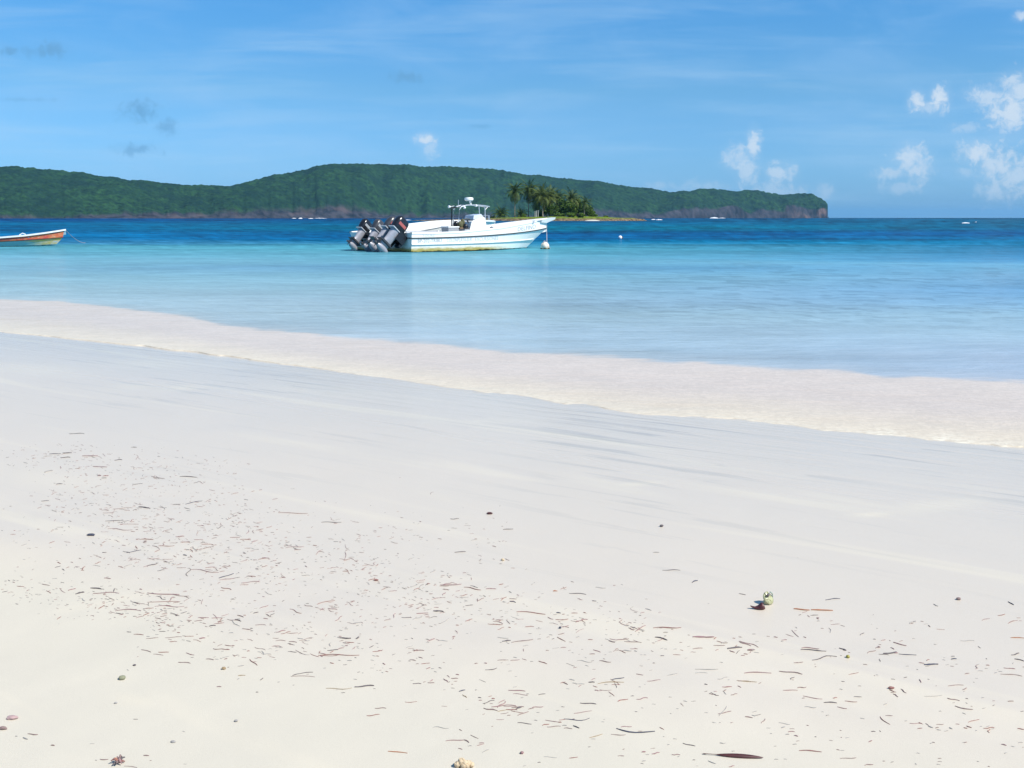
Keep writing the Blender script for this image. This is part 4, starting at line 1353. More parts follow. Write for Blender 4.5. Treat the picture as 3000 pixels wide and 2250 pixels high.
# leaning post with bags and life jackets
mb = MB()
for sx_, sy_ in ((3.50, -0.30), (3.78, -0.30), (3.50, 0.30), (3.78, 0.30)):
    mb.tube([(sx_, sy_, 0.34), (sx_ + 0.02, sy_, 1.10)], 0.025, 6)
for za in (0.7, 1.05):
    mb.tube([(3.50, -0.30, za), (3.78, -0.30, za), (3.78, 0.30, za), (3.50, 0.30, za), (3.50, -0.30, za)], 0.02, 6)
st_ = mb.build('leaning_post', m_steel, main)
mb = MB()
mb.box((3.64, 0, 1.13), (0.42, 0.74, 0.10), taper=0.92)
mb.build('seat_pad', m_brown, st_)
mb = MB()
mb.blob((3.56, -0.24, 1.30), 0.17, 3, 0.3, 2, 0, (1.0, 0.8, 1.1))
mb.blob((3.76, -0.16, 1.42), 0.15, 4, 0.3, 2, 0, (0.8, 0.9, 1.3))
mb.tube([(3.40, -0.30, 1.20), (3.30, -0.32, 1.10), (3.28, -0.34, 0.98)], 0.04, 6)
mb.tube([(3.70, -0.16, 1.5), (3.95, -0.2, 1.60), (4.15, -0.26, 1.58)], 0.022, 6)
mb.build('life_jacket', m_olive, st_)
mb = MB()
mb.blob((3.80, -0.34, 1.18), 0.18, 5, 0.25, 2, 0, (0.8, 0.8, 1.0))
mb.build('dark_bag', m_black, st_)
mb = MB()
mb.blob((3.60, 0.20, 1.32), 0.17, 6, 0.25, 2, 0, (0.9, 0.9, 1.0))
mb.build('dark_bag', m_black, st_)
# bare overhead frame with radar dome and lamps
fr = MB()
for sy_ in (-0.24, 0.24):
    fr.tube([(3.62, sy_, 0.36), (3.46, sy_, 1.60), (3.50, sy_, 2.05), (3.62, sy_, 2.20), (3.95, sy_, 2.28), (4.5, sy_, 2.30), (5.1, sy_, 2.27), (5.45, sy_, 2.22)], 0.026, 8)
    fr.tube([(5.18, sy_, 0.36), (5.20, sy_, 1.2), (5.14, sy_, 2.26)], 0.026, 8)
for xx, zz in ((3.62, 2.20), (4.2, 2.295), (4.8, 2.29), (5.40, 2.23)):
    fr.tube([(xx, -0.24, zz), (xx, 0.24, zz)], 0.022, 8)
fr.tube([(5.16, -0.24, 2.05), (5.36, -0.24, 2.23)], 0.015, 6)
fr.tube([(3.62, 0.0, 2.20), (3.62, 0.0, 2.55)], 0.012, 6)
frame = fr.build('overhead_frame', m_steel, main)
mb = MB()
mb.lathe([(0.0, 0.0), (0.17, 0.0), (0.225, 0.05), (0.23, 0.12), (0.20, 0.17), (0.0, 0.19)], 24, (4.30, 0, 2.50))
mb.tube([(4.42, 0, 2.30), (4.36, 0, 2.52)], 0.05, 10)
mb.build('radar_dome', m_white, frame)
for (lx, ly, lz) in ((3.22, 0.22, 2.20), (3.82, -0.26, 2.16), (4.55, -0.28, 2.26)):
    mb = MB()
    mb.lathe([(0.0, -0.05), (0.05, -0.045), (0.068, 0.02), (0.062, 0.055), (0.0, 0.06)], 14, (lx, ly, lz), 0, Matrix.Rotation(-PI / 2, 3, 'Y'))
    mb.tube([(lx + 0.02, ly, lz), (lx + 0.02 + (0.30 if lx < 3.5 else 0.0), ly, lz + 0.05)], 0.012, 6)
    mb.build('lamp', m_lamp, frame)
mb = MB()
mb.tube([(3.34, 0.20, 2.10), (3.36, 0.22, 1.2), (3.40, 0.24, 0.5)], 0.035, 8)
mb.tube([(3.30, 0.22, 2.13), (3.62, 0.22, 2.18)], 0.035, 8)
mb.build('cable_loom', m_black, frame)
# coil of hose and a dark bundle ahead of the console
mb = MB()
for k in range(4):
    mb.tube([(6.02 + 0.36 * math.cos(a), -0.50 + 0.30 * math.sin(a), 0.98 + 0.045 * k + 0.02 * math.sin(3 * a)) for a in [2 * PI * i / 26 for i in range(27)]], 0.030, 6, caps=False)
mb.build('hose_coil', paint('grey_blue_hose', (0.30, 0.36, 0.42), 0.5, 0.25, 9.0), main)
mb = MB()
mb.blob((5.42, -0.45, 1.02), 0.17, 8, 0.3, 2, 0, (1, 0.8, 1.1))
mb.blob((5.66, -0.40, 0.95), 0.15, 9, 0.3, 2, 0, (1, 0.8, 1.0))
mb.build('wet_bundle', m_dgrey, main)
mb = MB()
mb.box((5.75, 0.0, 0.62), (1.3, 1.3, 0.56), taper=0.97)
mb.build('fish_box', m_white_dull, main)
# lettering
text_on(h1, 3, 'DELFINO', 6.80, 8.42, 0.20, 0.66, 'bow_lettering', m_let, main, 0.004)
text_on(h1, 3, 'TOURS', 0.62, 1.32, 0.25, 0.62, 'stern_lettering', m_let2, main)
text_on(h1, 2, 'BP-202-TRIBU', 0.35, 1.75, 0.30, 0.86, 'number_lettering', m_let, main, 0.006)
text_on(h1, 2, 'COLONPLAYA-SUR', 2.05, 3.60, 0.30, 0.84, 'place_lettering', m_let2, main, 0.004)
text_on(h1, 2, 'EXCURSIONES', 3.80, 5.35, 0.30, 0.84, 'trade_lettering', m_let2, main)
outboard(main, -0.50, (-0.09, 0.56), R(43), m_black, m_silver, m_red, 1.14)
outboard(main, 0.24, (-0.09, 0.56), R(44), m_dgrey, m_silver, m_red, 1.12)

# ---- the boat behind it
L2, B2 = 9.75, 3.1
sheer2 = ([0, 1.5, 3.5, 6.3, 7.5, 9.0, 9.8], [0.92, 1.00, 1.24, 1.46, 1.50, 1.47, 1.43])
lines2 = [('keel', 0.80, zlin(-0.34, -0.04, 6), 0.0), ('chine', 0.815, zlin(0.03, 0.10, 2.5), 0.84), ('spray', 0.872, zlin(0.37, 0.52, 2.6), 0.93),
          ('rub', 0.93, zlin(0.66, 1.02, 2.2), 0.97), ('sheer', 0.995, None, 1.06)]
h2 = Hull(L2, B2, lines2, sheer2, power=3.0)
x2, y2_ = on_plane(1130, 736.5, 0)
back = place_boat('motorboat', 1141, 736, 0.0, R(50), h2)
tag(back, 'white motorboat moored close behind, mostly hidden by the boat marked DELFINO', 'boat', 'motorboats moored side by side')
m_hull2 = stained_hull('white_hull_weathered', (0.74, 0.77, 0.74), xmax=9.0)
hull_parts(h2, back, m_hull2, m_white, m_rail)
mb = MB()
for sy_ in (-0.55, 0.0, 0.55):
    mb.tube([(8.6 + (0.5 if sy_ == 0 else 0), sy_, 1.46), (8.6 + (0.5 if sy_ == 0 else 0), sy_ * 0.9, 1.78)], 0.02, 6)
mb.tube([(8.6, -0.5, 1.78), (9.1, 0, 1.78), (8.6, 0.5, 1.78)], 0.02, 6)
mb.build('bow_rail', m_steel, back)
mb = MB()
mb.blob((8.2, -0.3, 1.56), 0.16, 12, 0.3, 2, 0, (1.3, 1, 0.8))
mb.build('net_bundle', m_red, back)
mb = MB()
mb.blob((7.6, -0.45, 1.52), 0.17, 14, 0.3, 2, 0, (1.2, 1, 0.8))
mb.build('canvas_bundle', m_olive, back)
outboard(back, -0.98, (-0.09, 0.60), R(37), m_dgrey, m_silver, m_grey, 0.98)
outboard(back, 0.02, (-0.09, 0.60), R(40), m_black, m_silver, m_grey, 0.98)

# ---- painted wooden rowing boat at the edge of the view
L3, B3 = 6.6, 1.5
sheer3 = ([0, 1.5, 3.0, 4.5, 5.6, 6.6], [0.62, 0.54, 0.54, 0.66, 0.81, 0.98])
lines3 = [('keel', 0.90, zlin(-0.22, 0.0, 6), 0.0), ('chine', 0.915, zlin(0.02, 0.16, 2.5), 0.80), ('spray', 0.945, zlin(0.18, 0.36, 2.3), 0.93),
          ('rub', 0.968, zlin(0.27, 0.53, 2.2), 1.0), ('band', 0.985, zlin(0.44, 0.86, 2.2), 1.03), ('sheer', 1.0, None, 1.06)]


def flaking(name, ca, cb, cc, scale=3.0, fore=None):
    m, nt, out = new_mat(name)
    tc = nt.n('ShaderNodeTexCoord')
    mp = nt.n('ShaderNodeMapping', Vector=tc.outputs['Object'], Scale=(0.8, 1, 2.5))
    n1 = nt.n('ShaderNodeTexNoise', Vector=mp.outputs[0], Scale=scale, Detail=5, Roughness=0.65)
    n2 = nt.n('ShaderNodeTexNoise', Vector=mp.outputs[0], Scale=scale * 2.7, Detail=5, Roughness=0.7)
    f1 = nt.n('ShaderNodeMapRange', Value=n1.outputs['Fac'], From_Min=0.46, From_Max=0.58)
    f2 = nt.n('ShaderNodeMapRange', Value=n2.outputs['Fac'], From_Min=0.56, From_Max=0.62, To_Max=0.8)
    a = nt.n('ShaderNodeMix', {'data_type': 'RGBA'}, i0=f1.outputs[0], i6=c4(ca), i7=c4(cb))
    b = nt.n('ShaderNodeMix', {'data_type': 'RGBA'}, i0=f2.outputs[0], i6=a.outputs[2], i7=c4(cc))
    if fore:
        sx = nt.n('ShaderNodeSeparateXYZ', Vector=tc.outputs['Object'])
        jx = nt.n('ShaderNodeMath', {'operation': 'MULTIPLY_ADD'}, i0=n1.outputs['Fac'], i1=1.6, i2=-0.8)
        jj = nt.n('ShaderNodeMath', {'operation': 'ADD'}, i0=sx.outputs['X'], i1=jx.outputs[0])
        fx = nt.n('ShaderNodeMapRange', Value=jj.outputs[0], From_Min=fore[2], From_Max=fore[1])
        b = nt.n('ShaderNodeMix', {'data_type': 'RGBA'}, i0=fx.outputs[0], i6=b.outputs[2], i7=c4(fore[0]))
    bs = nt.n('ShaderNodeBsdfPrincipled', Base_Color=b.outputs[2], Roughness=0.6)
    nt.link(bs.outputs[0], out.inputs[0])
    return m


m_bottom = flaking('blue_green_bottom_paint', (0.10, 0.30, 0.36), (0.32, 0.42, 0.40), (0.10, 0.14, 0.14))
m_yel = flaking('yellow_hull_paint', (0.70, 0.47, 0.10), (0.66, 0.50, 0.20), (0.66, 0.58, 0.44), fore=((0.25, 0.48, 0.52), 4.3, 5.1))
m_yel2 = flaking('yellow_white_hull_paint', (0.66, 0.50, 0.16), (0.66, 0.62, 0.54), (0.40, 0.55, 0.60), fore=((0.22, 0.46, 0.50), 4.6, 5.4))
m_redp = flaking('red_hull_paint', (0.62, 0.09, 0.06), (0.66, 0.22, 0.07), (0.66, 0.42, 0.34), fore=((0.30, 0.08, 0.06), 3.4, 4.4))
m_mar = flaking('maroon_band_paint', (0.085, 0.028, 0.020), (0.12, 0.05, 0.02), (0.05, 0.03, 0.02))
m_inner3 = flaking('blue_inner_paint', (0.22, 0.42, 0.52), (0.40, 0.50, 0.52), (0.3, 0.3, 0.25))
h3 = Hull(L3, B3, lines3, sheer3, tau_bow=0.45, power=2.0, stern=0.75)
bx_, by_ = on_plane(190, 723.0, 0)
th3 = R(8)
row = empty('rowing_boat', (bx_ - L3 * math.cos(th3), by_ - L3 * math.sin(th3) + 0.3, 0), th3)
tag(row, 'narrow wooden boat with a flaking red, yellow and blue hull and white rim', 'boat')
hull_parts(h3, row, m_redp, m_inner3, m_mar, rub_j=3, floor_z=0.12, cap_w=0.09, mats=[m_bottom, m_yel2, m_yel, m_redp, m_mar, m_mar], spray=False, cap_mat=m_white)
for x in (1.3, 3.1, 4.6):
    mb = MB()
    zz = float(np.interp(x, *sheer3)) - 0.14
    mb.box((x, 0, zz), (0.26, 2 * h3.beam(x / L3) * 0.96, 0.035))
    mb.build('thwart', m_inner3, row)
mb = MB()
mb.tube([(4.25, -0.66, 0.68), (4.42, -0.65, 0.78), (4.58, -0.64, 0.72)], 0.03, 6)
mb.build('rowlock', m_white, row)
# ropes
bow = row.matrix_basis @ Vector((L3 - 0.02, 0, 0.94))
e1 = Vector((*on_plane(250, 712), 0.0))
mb = MB()
pts = []
for k in range(15):
    t = k / 14
    p = bow.lerp(e1, t)
    p.z = 0.94 * (1 - t) ** 1.7 + 0.012
    pts.append(p)
mb.tube(pts, 0.016, 6)
o = mb.build('mooring_rope', m_rope)
tag(o, 'slack rope running from the painted wooden boat down into the water', 'rope', 'mooring ropes')
bw = main.matrix_basis @ Vector((9.62, -0.05, 1.30))
e2 = Vector((*on_plane(1624, 729), -0.02))
mb = MB()
mid = on_plane(1614, 716)
mb.tube([bw, bw + Vector((0.0, 0, -0.5)), Vector((bw.x, bw.y - 0.3, 0.35)), Vector((bw.x + 0.05, bw.y - 0.8, 0.12)), Vector((bw.x + 0.22, bw.y - 1.6, -0.03))], 0.018, 6)
o = mb.build('mooring_rope', m_rope)
tag(o, 'pale rope hanging from the bow marked DELFINO into the water', 'rope', 'mooring ropes')
# buoys
m_buoy = paint('weathered_buoy', (0.74, 0.66, 0.54), 0.5, 0.1, 2.2, col2=(0.52, 0.30, 0.16), thr=(0.50, 0.68))
m_weed = paint('buoy_weed', (0.10, 0.11, 0.04), 0.9, 0.3, 9.0)
bx2, by2 = on_plane(1597, 731.5, 0)
bu = empty('mooring_buoy', (bx2, by2 + 0.2, 0.0), 0.6)
mb = MB()
mb.blob((0, 0, 0.17), 0.225, 21, 0.06, 3)
mb.build('float', m_buoy, bu)
mb = MB()
for k in range(16):
    a = 2 * PI * k / 16
    mb.blob((0.205 * math.cos(a), 0.205 * math.sin(a), 0.03 + 0.03 * math.sin(5 * a)), 0.05, k, 0.4, 1)
mb.build('weed_fringe', m_weed, bu)
mb = MB()
mb.tube([(-0.10, -0.02, 0.36), (-0.06, 0, 0.44), (0.0, 0.01, 0.45), (0.04, 0, 0.38)], 0.02, 6)
mb.build('ring', m_rope, bu)
tag(bu, 'round cream and orange buoy floating below the bow marked DELFINO', 'buoy')
bx3, by3 = on_plane(1817, 700.5, 0)
bu = empty('mooring_buoy', (bx3, by3, 0.0), 0.2)
mb = MB()
mb.blob((0, 0, 0.12), 0.155, 31, 0.08, 3)
mb.build('float', m_lamp, bu)
mb = MB()
mb.blob((0.10, -0.02, 0.10), 0.10, 33, 0.2, 2)
mb.build('cork', m_brown, bu)
tag(bu, 'small white buoy alone on the dark water beyond the boats', 'buoy')
# ------------------------------------------------------------------ drift litter on the sand
m_dr = {'b': paint('brown_weed', (0.285, 0.195, 0.180), 0.8, 0.2, 60.0), 'p': paint('purple_brown_weed', (0.33, 0.195, 0.195), 0.8, 0.2, 60.0),
        'd': paint('dark_weed', (0.125, 0.105, 0.110), 0.75, 0.2, 60.0), 'g': paint('grey_weed', (0.36, 0.34, 0.32), 0.85, 0.15, 60.0),
        'r': paint('reddish_weed', (0.30, 0.14, 0.12), 0.8, 0.2, 60.0), 't': paint('tan_weed', (0.360, 0.260, 0.150), 0.8, 0.15, 60.0),
        'n': paint('bluish_black_weed', (0.060, 0.068, 0.105), 0.7, 0.2, 60.0), 'o': paint('orange_straw', (0.420, 0.170, 0.080), 0.7, 0.15, 60.0)}
COLN = {'b': 'brown', 'p': 'purplish brown', 'd': 'blackish', 'g': 'greyish', 'r': 'reddish', 't': 'tan', 'n': 'blue-black', 'o': 'orange'}
LIT = []       # (x0,y0,x1,y1,thickness in photo pixels, colour)


def tr(x0, y0, sc, txt):
    for e in txt.split(';'):
        e = e.strip()
        if not e:
            continue
        a = e.split()
        c = a[5] if len(a) > 5 else 'b'
        p = [float(q_) for q_ in a[:5]]
        LIT.append((x0 + p[0] / sc, y0 + p[1] / sc, x0 + p[2] / sc, y0 + p[3] / sc, p[4] / sc, c))


tr(1200, 1850, 2.212, '''480 498 570 515 7 b;530 490 690 482 6 p;610 485 700 490 5 p;690 505 725 492 10 d;700 545 770 520 6 b;570 520 650 505 5 t;590 535 640 525 5 b;770 505 805 497 6 b;
320 390 360 380 8 n;345 410 370 430 6 t;475 468 550 448 6 d;640 382 750 388 7 p;670 405 765 415 5 p;835 412 880 405 6 d;1105 465 1210 472 7 d;1065 532 1180 515 5 p;1000 568 1165 563 7 n;
880 575 970 588 5 p;700 592 790 602 6 d;860 610 905 602 7 r;890 620 980 615 5 b;1000 628 1055 632 6 b;1060 612 1100 628 9 d;1340 630 1590 648 9 n;1370 620 1440 618 6 p;1305 668 1400 670 5 b;
1165 690 1250 665 5 t;235 710 350 705 7 p;350 703 385 722 7 b;395 672 445 695 5 b;870 812 955 820 4 g;1035 822 1090 815 6 r;1350 808 1390 808 6 b;1570 795 1620 785 7 p;
1220 340 1390 330 6 t;1310 315 1390 300 7 n;1310 345 1365 345 5 r;1160 330 1200 330 8 d;990 330 1025 345 7 b;600 65 655 60 9 d;660 72 800 52 6 b;735 95 770 90 5 g;570 38 640 45 5 g;1590 38 1670 58 9 d;
1835 35 1970 35 9 p;1340 55 1420 48 6 b;1390 65 1490 70 5 b;1290 60 1330 72 7 b;2060 110 2150 105 9 d;2135 65 2212 95 6 p;1850 245 2000 245 5 g;1850 270 1930 270 4 g;1670 285 1735 272 5 g;
1540 323 1625 312 5 p;2025 360 2085 358 6 p;2120 318 2212 328 5 b;1350 455 1415 440 7 r;1470 440 1545 432 6 p;150 622 255 628 4 g;490 250 565 238 6 d;570 188 640 185 5 b;20 122 95 125 6 b;0 185 40 190 6 b;
20 340 75 340 7 d;270 305 315 305 6 b;1230 190 1305 200 6 b;1085 190 1180 200 4 g''')
tr(2000, 1750, 2.212, '''65 258 205 258 9 p;370 285 490 325 6 p;200 312 275 312 5 b;290 335 385 325 9 d;65 335 130 330 6 b;765 340 930 350 7 d;770 330 885 335 6 p;840 408 1000 385 7 d;720 425 780 420 6 b;1015 330 1060 345 9 d;
1365 292 1450 315 8 p;1300 365 1385 355 10 d;1400 368 1515 375 6 n;1565 438 1655 435 12 n;1740 402 1775 400 8 n;1800 282 1890 282 4 g;2125 262 2212 265 6 o;2130 375 2180 362 8 d;2150 400 2212 415 7 d;
2080 458 2155 465 6 p;2060 498 2200 512 5 b;1720 575 1820 570 5 b;1815 600 1840 588 7 b;1565 642 1680 635 4 g;1715 655 1795 672 7 b;1765 705 1880 728 7 b;400 492 575 492 7 p;625 480 775 500 8 b;
650 603 745 603 5 p;745 588 800 583 7 b;780 640 905 660 5 p;915 683 1000 686 7 d;975 655 1000 650 7 r;1050 672 1130 678 5 r;790 710 865 715 5 g;350 540 480 550 6 t;225 530 290 518 5 g;260 582 320 580 5 r;
180 628 215 630 5 b;1315 768 1360 768 5 b;1645 825 1690 823 5 b;1950 850 2020 845 6 r;2170 852 2212 858 7 r;755 995 900 1003 7 r;1020 1045 1125 1040 5 b;1180 1090 1235 1085 6 b;165 1060 215 1080 6 g;
300 1100 335 1092 6 p;925 18 1020 10 6 n;1625 45 1655 58 6 g;2110 30 2145 50 8 n;1040 342 1060 346 8 d;1250 330 1280 325 7 b''')
tr(200, 1450, 2.765, '''950 75 1085 50 6 n;845 80 910 75 5 d;270 125 330 125 5 b;360 115 520 105 5 b;570 98 665 110 9 d;280 147 370 145 5 b;300 212 440 207 5 d;420 237 570 238 5 p;320 275 520 283 5 p;150 325 210 332 11 n;
275 468 310 466 7 d;470 470 590 447 6 n;640 580 720 555 7 d;720 617 780 607 5 d;590 360 690 362 7 r;870 340 940 335 7 p;910 383 985 385 7 r;1020 362 1090 362 6 p;1080 400 1170 402 6 r;1040 445 1180 420 5 b;
930 487 960 492 9 n;650 517 740 513 5 p;770 520 850 520 4 p;740 412 860 412 6 r;1310 345 1390 345 6 p;1390 362 1480 365 6 r;1430 435 1480 430 5 b;1570 510 1630 515 8 p;1760 430 1910 420 5 p;1700 145 1940 150 5 r;
2050 222 2212 222 6 d;1930 345 1970 342 6 b;1220 675 1340 637 9 n;1225 690 1355 672 6 p;1400 715 1550 705 6 p;1390 730 1460 727 5 r;990 605 1220 628 6 p;880 590 955 590 5 b;1110 590 1190 585 6 p;
1240 750 1320 770 7 r;640 795 900 808 9 p;780 805 980 820 6 b;60 805 130 790 14 d;200 800 410 798 8 p;180 755 270 765 9 d;290 675 345 680 8 p;0 775 60 760 9 p;380 940 590 940 8 p;640 870 900 865 5 r;
700 905 940 903 6 p;910 960 960 945 6 d;1050 995 1140 995 6 p;1160 998 1250 1000 5 p;960 1015 1000 1020 6 r;1350 1010 1400 1025 9 d;1370 975 1420 992 7 b;1500 960 1540 950 7 d;1795 925 1890 960 6 r;
2015 888 2160 855 6 r;1915 890 1980 905 6 b;1515 1055 1600 1055 7 b;1685 1115 1760 1098 8 p;1770 1118 1860 1118 5 r;1870 1180 1975 1155 5 b;1650 1228 1715 1225 6 p;1680 1183 1760 1183 6 b;1780 1270 1850 1275 6 d;
2025 1300 2200 1295 6 r;2100 1262 2185 1255 8 d;590 1255 670 1275 7 b;730 1275 815 1275 7 r;690 1290 770 1300 6 b;890 1357 990 1365 7 b;1115 1330 1180 1338 7 b;955 1280 1020 1298 7 p;630 1165 730 1155 5 b;
785 1158 920 1150 5 b;820 1190 880 1188 6 r;530 1130 610 1135 6 r;475 1110 510 1112 7 d;1140 1065 1195 1060 9 d;1060 1165 1110 1160 10 p''')
tr(0, 1750, 1.843, '''1570 428 1700 430 4 b;1610 415 1690 405 5 d;1760 492 1900 490 4 t;1915 485 2020 478 9 d;1835 220 1895 222 9 d;1922 225 1938 216 9 d;1720 315 1940 313 5 r;2095 832 2200 842 6 o;1980 640 2050 632 5 r;
2025 600 2085 600 5 b;150 738 205 742 6 b;670 912 740 920 4 b;540 875 585 876 5 b;775 855 805 856 6 b;275 800 295 802 7 b;125 758 150 768 7 g;1170 484 1195 484 6 b;1285 424 1325 422 5 t;1405 448 1420 436 5 d''')
tr(1200, 1400, 2.011, '''1490 545 1595 545 4 d;1665 618 1697 606 8 n;1940 682 1980 690 5 d;940 682 1040 688 5 d;1435 440 1470 440 6 g;845 668 870 668 8 o;265 440 330 435 6 d;860 835 935 832 5 r;980 845 1050 835 6 p;
630 790 800 805 6 r;180 632 305 627 6 p;320 645 420 662 6 r;450 655 510 655 6 p;1435 885 1600 882 6 r;1330 905 1390 870 6 p;865 795 890 798 8 n;590 728 625 735 7 n;1075 725 1100 726 6 d;
1095 645 1155 650 4 g;240 242 290 240 5 d;550 305 610 302 5 d;40 800 110 797 6 p;140 785 200 790 9 d''')
tr(0, 1250, 3.16, '''455 255 565 252 7 d;580 245 665 243 9 d;400 275 480 272 4 g;560 288 650 285 8 d;760 272 905 270 9 p;1060 312 1130 308 7 d;410 425 490 405 10 g;910 452 935 455 14 p;950 460 1005 455 8 r;940 477 985 476 7 d;
860 370 990 375 8 p;640 67 780 66 6 d;1215 192 1265 192 7 d;1665 463 1820 470 8 d;1400 460 1515 482 6 b;1225 533 1320 528 6 d;520 533 580 530 7 d;380 690 455 685 6 d''')
# fill up to the count seen, following the drift lines of the photograph
BANDS = [((0, 1290), (700, 1420), 55, 190), ((150, 1430), (800, 1560), 50, 230), ((0, 1560), (1150, 1640), 48, 170), ((450, 1620), (1350, 1740), 50, 190), ((0, 1720), (500, 1790), 26, 60),
         ((400, 1780), (1150, 1880), 52, 130), ((1050, 1740), (1950, 1850), 42, 95), ((600, 1900), (1300, 1960), 45, 45), ((1400, 1880), (2300, 1900), 50, 60), ((2300, 1850), (3000, 1960), 60, 46),
         ((1250, 1980), (2200, 2060), 60, 48), ((2200, 1960), (3000, 2100), 80, 30), ((1300, 2090), (2300, 2200), 55, 22), ((2300, 2150), (3000, 2240), 55, 14), ((0, 2090), (500, 2230), 50, 14), ((800, 1500), (1500, 1580), 65, 50)]
rng = random.Random(99)
FILL = []
for (a, b, sd, n) in BANDS:
    for _ in range(n):
        t = rng.random()
        # gather into small drifts
        if _ % 7 == 0:
            hub = (t, rng.gauss(0, sd))
        if rng.random() < 0.72:
            px = a[0] + (b[0] - a[0]) * hub[0] + rng.gauss(0, 34)
            py = a[1] + (b[1] - a[1]) * hub[0] + hub[1] + rng.gauss(0, 8)
        else:
            px = a[0] + (b[0] - a[0]) * t + rng.gauss(0, 25)
            py = a[1] + (b[1] - a[1]) * t + rng.gauss(0, sd)
        if py < 1300 or py > 2244 or px < 2 or px > 2998:
            continue
        if py > 1800 + 0.25 * px + 130 and px < 1300 and rng.random() < 0.85:
            continue
        if py > 1750 + 0.6 * (px - 0) and px < 700:
            continue
        sc = (py - 900) / 1000.0
        L = sc * (8 + 25 * rng.random() ** 2.4)
        an = rng.gauss(0.02, 0.26) if rng.random() < 0.88 else rng.gauss(0, 0.9)
        th = sc * (1.4 + 1.5 * rng.random())
        c = rng.choice('bbpppggdrr')
        FILL.append((px - L / 2 * math.cos(an), py + L / 2 * math.sin(an), px + L / 2 * math.cos(an), py - L / 2 * math.sin(an), th, c))
FILL.sort(key=lambda e: -math.hypot(e[2] - e[0], e[3] - e[1]) * e[4])


def strand(mb, e, rng, origin=None):
    """A curled, ribbon-like scrap lying on the sand between two marks."""
    a = on_sand(e[0], e[1])
    b = on_sand(e[2], e[3])
    dist = (Vector((a.x, a.y, 0)) - Vector((b.x, b.y, 0))).length
    along = (b - a)
    perp = Vector((-along.y, along.x, 0))
    # the photograph shows strands end-on as dots too: keep a real thickness
    dep = math.sqrt(a.x ** 2 + a.y ** 2 + CAM_H ** 2)
    r = max(0.0007, 0.5 * e[4] / FPX * dep * 0.80)
    n = 7 if dist > 0.03 else 4
    k1, k2 = rng.gauss(0, 0.06), rng.gauss(0, 0.045)
    lift = rng.random() * 0.5
    pts, rad = [], []
    for i in range(n):
        t = i / (n - 1)
        p = a.lerp(b, t) + perp * (k1 * math.sin(PI * t) + k2 * math.sin(2 * PI * t))
        z = float(sand_z(p.x, p.y)) + r * 0.55 + r * 1.6 * lift * math.sin(PI * min(1, max(0, t)))
        q = Vector((p.x, p.y, z))
        if origin is not None:
            q = q - origin
        pts.append(q)
        rad.append(r * (0.55 + 0.6 * math.sin(PI * (0.12 + 0.76 * t)) + 0.18 * rng.gauss(0, 1) * (0 < i < n - 1)))
    mb.tube(pts, [max(0.0005, q_) for q_ in rad], 6, flat=0.75)
    return (a + b) / 2, dist


def zone(px, py):
    across = ['at the west end of the drift line', 'west of the middle of the drift line', 'at the middle of the drift line', 'east of the middle of the drift line', 'at the east end of the drift line'][min(4, int(px / 600))]
    return across


def zone(px, py):
    xa = ['leftmost', 'left-centre', 'centre', 'right-centre', 'rightmost'][min(4, int(px / 600))]
    ya = 'upper' if py < 1600 else ('middle' if py < 1900 else 'lower')
    return '%s part of the litter, %s of the picture' % (ya, xa)


N_IND = 298
ind = [(e, True) for e in LIT] + [(e, False) for e in FILL[:max(0, N_IND - len(LIT))]]
ind = ind[:N_IND]
rest = ([e for e in LIT[N_IND:]] + FILL[max(0, N_IND - len(LIT)):])
for e, traced in ind:
    L = math.hypot(e[2] - e[0], e[3] - e[1])
    mid_ = on_sand((e[0] + e[2]) / 2, (e[1] + e[3]) / 2)
    mb = MB()
    c, dist = strand(mb, e, rng, mid_)
    o = mb.build('seagrass_strand', m_dr[e[5]], None, loc=mid_)
    size = 'long' if L > 62 else ('short' if L < 26 else 'medium')
    fat = 'thick' if e[4] > 3.2 else 'thin'
    tag(o, '%s %s %s strand, %s' % (size, fat, COLN[e[5]], zone((e[0] + e[2]) / 2, (e[1] + e[3]) / 2)), 'seaweed strand', 'dried seagrass strands strewn over the sand')
mb = MB()
mkeys = list(m_dr.keys())
for e in rest:
    k = len(mb.f)
    strand(mb, e, rng)
    for i in range(k, len(mb.f)):
        mb.m[i] = mkeys.index(e[5])
# the finest crumbs
for _ in range(1500):
    a, b, sd, n = BANDS[rng.randrange(len(BANDS)) if _ < 600 else rng.randrange(7)]
    t = rng.random()
    px = a[0] + (b[0] - a[0]) * t + rng.gauss(0, 40)
    py = a[1] + (b[1] - a[1]) * t + rng.gauss(0, sd * 1.2)
    if py < 1290 or py > 2246 or px < 0 or px > 3000 or (py > 1750 + 0.6 * px and px < 700 and rng.random() < 0.8):
        continue
    L = (py - 900) / 1000.0 * (3 + 8 * rng.random())
    k = len(mb.f)
    ci = rng.choice('ggbgd')
    strand(mb, (px, py, px + L, py + rng.gauss(0, 1.5), (py - 900) / 1000 * (1.1 + rng.random()), ci), rng)
    for i in range(k, len(mb.f)):
        mb.m[i] = mkeys.index(ci)
o = mb.build('seagrass_litter', [m_dr[k] for k in mkeys])
tag(o, 'fine crumbs of dried seagrass scattered over the sand', 'seaweed litter', None, 'stuff')


# single finds
def lump(name, px, py, wpx, mat, label, cat, sq=(1, 1, 0.75), amp=0.2, seed=0, parts=None, group=None):
    p = on_sand(px, py)
    dep = math.sqrt(p.x ** 2 + p.y ** 2 + CAM_H ** 2)
    r = 0.38 * wpx / FPX * dep
    mb_ = MB()
    mb_.blob((0, 0, r * sq[2] * 0.8), r, seed, amp, 3, 0, sq)
    o_ = mb_.build(name, mat, None, loc=p, angle=60)
    tag(o_, label, cat, group)
    return o_, p, r


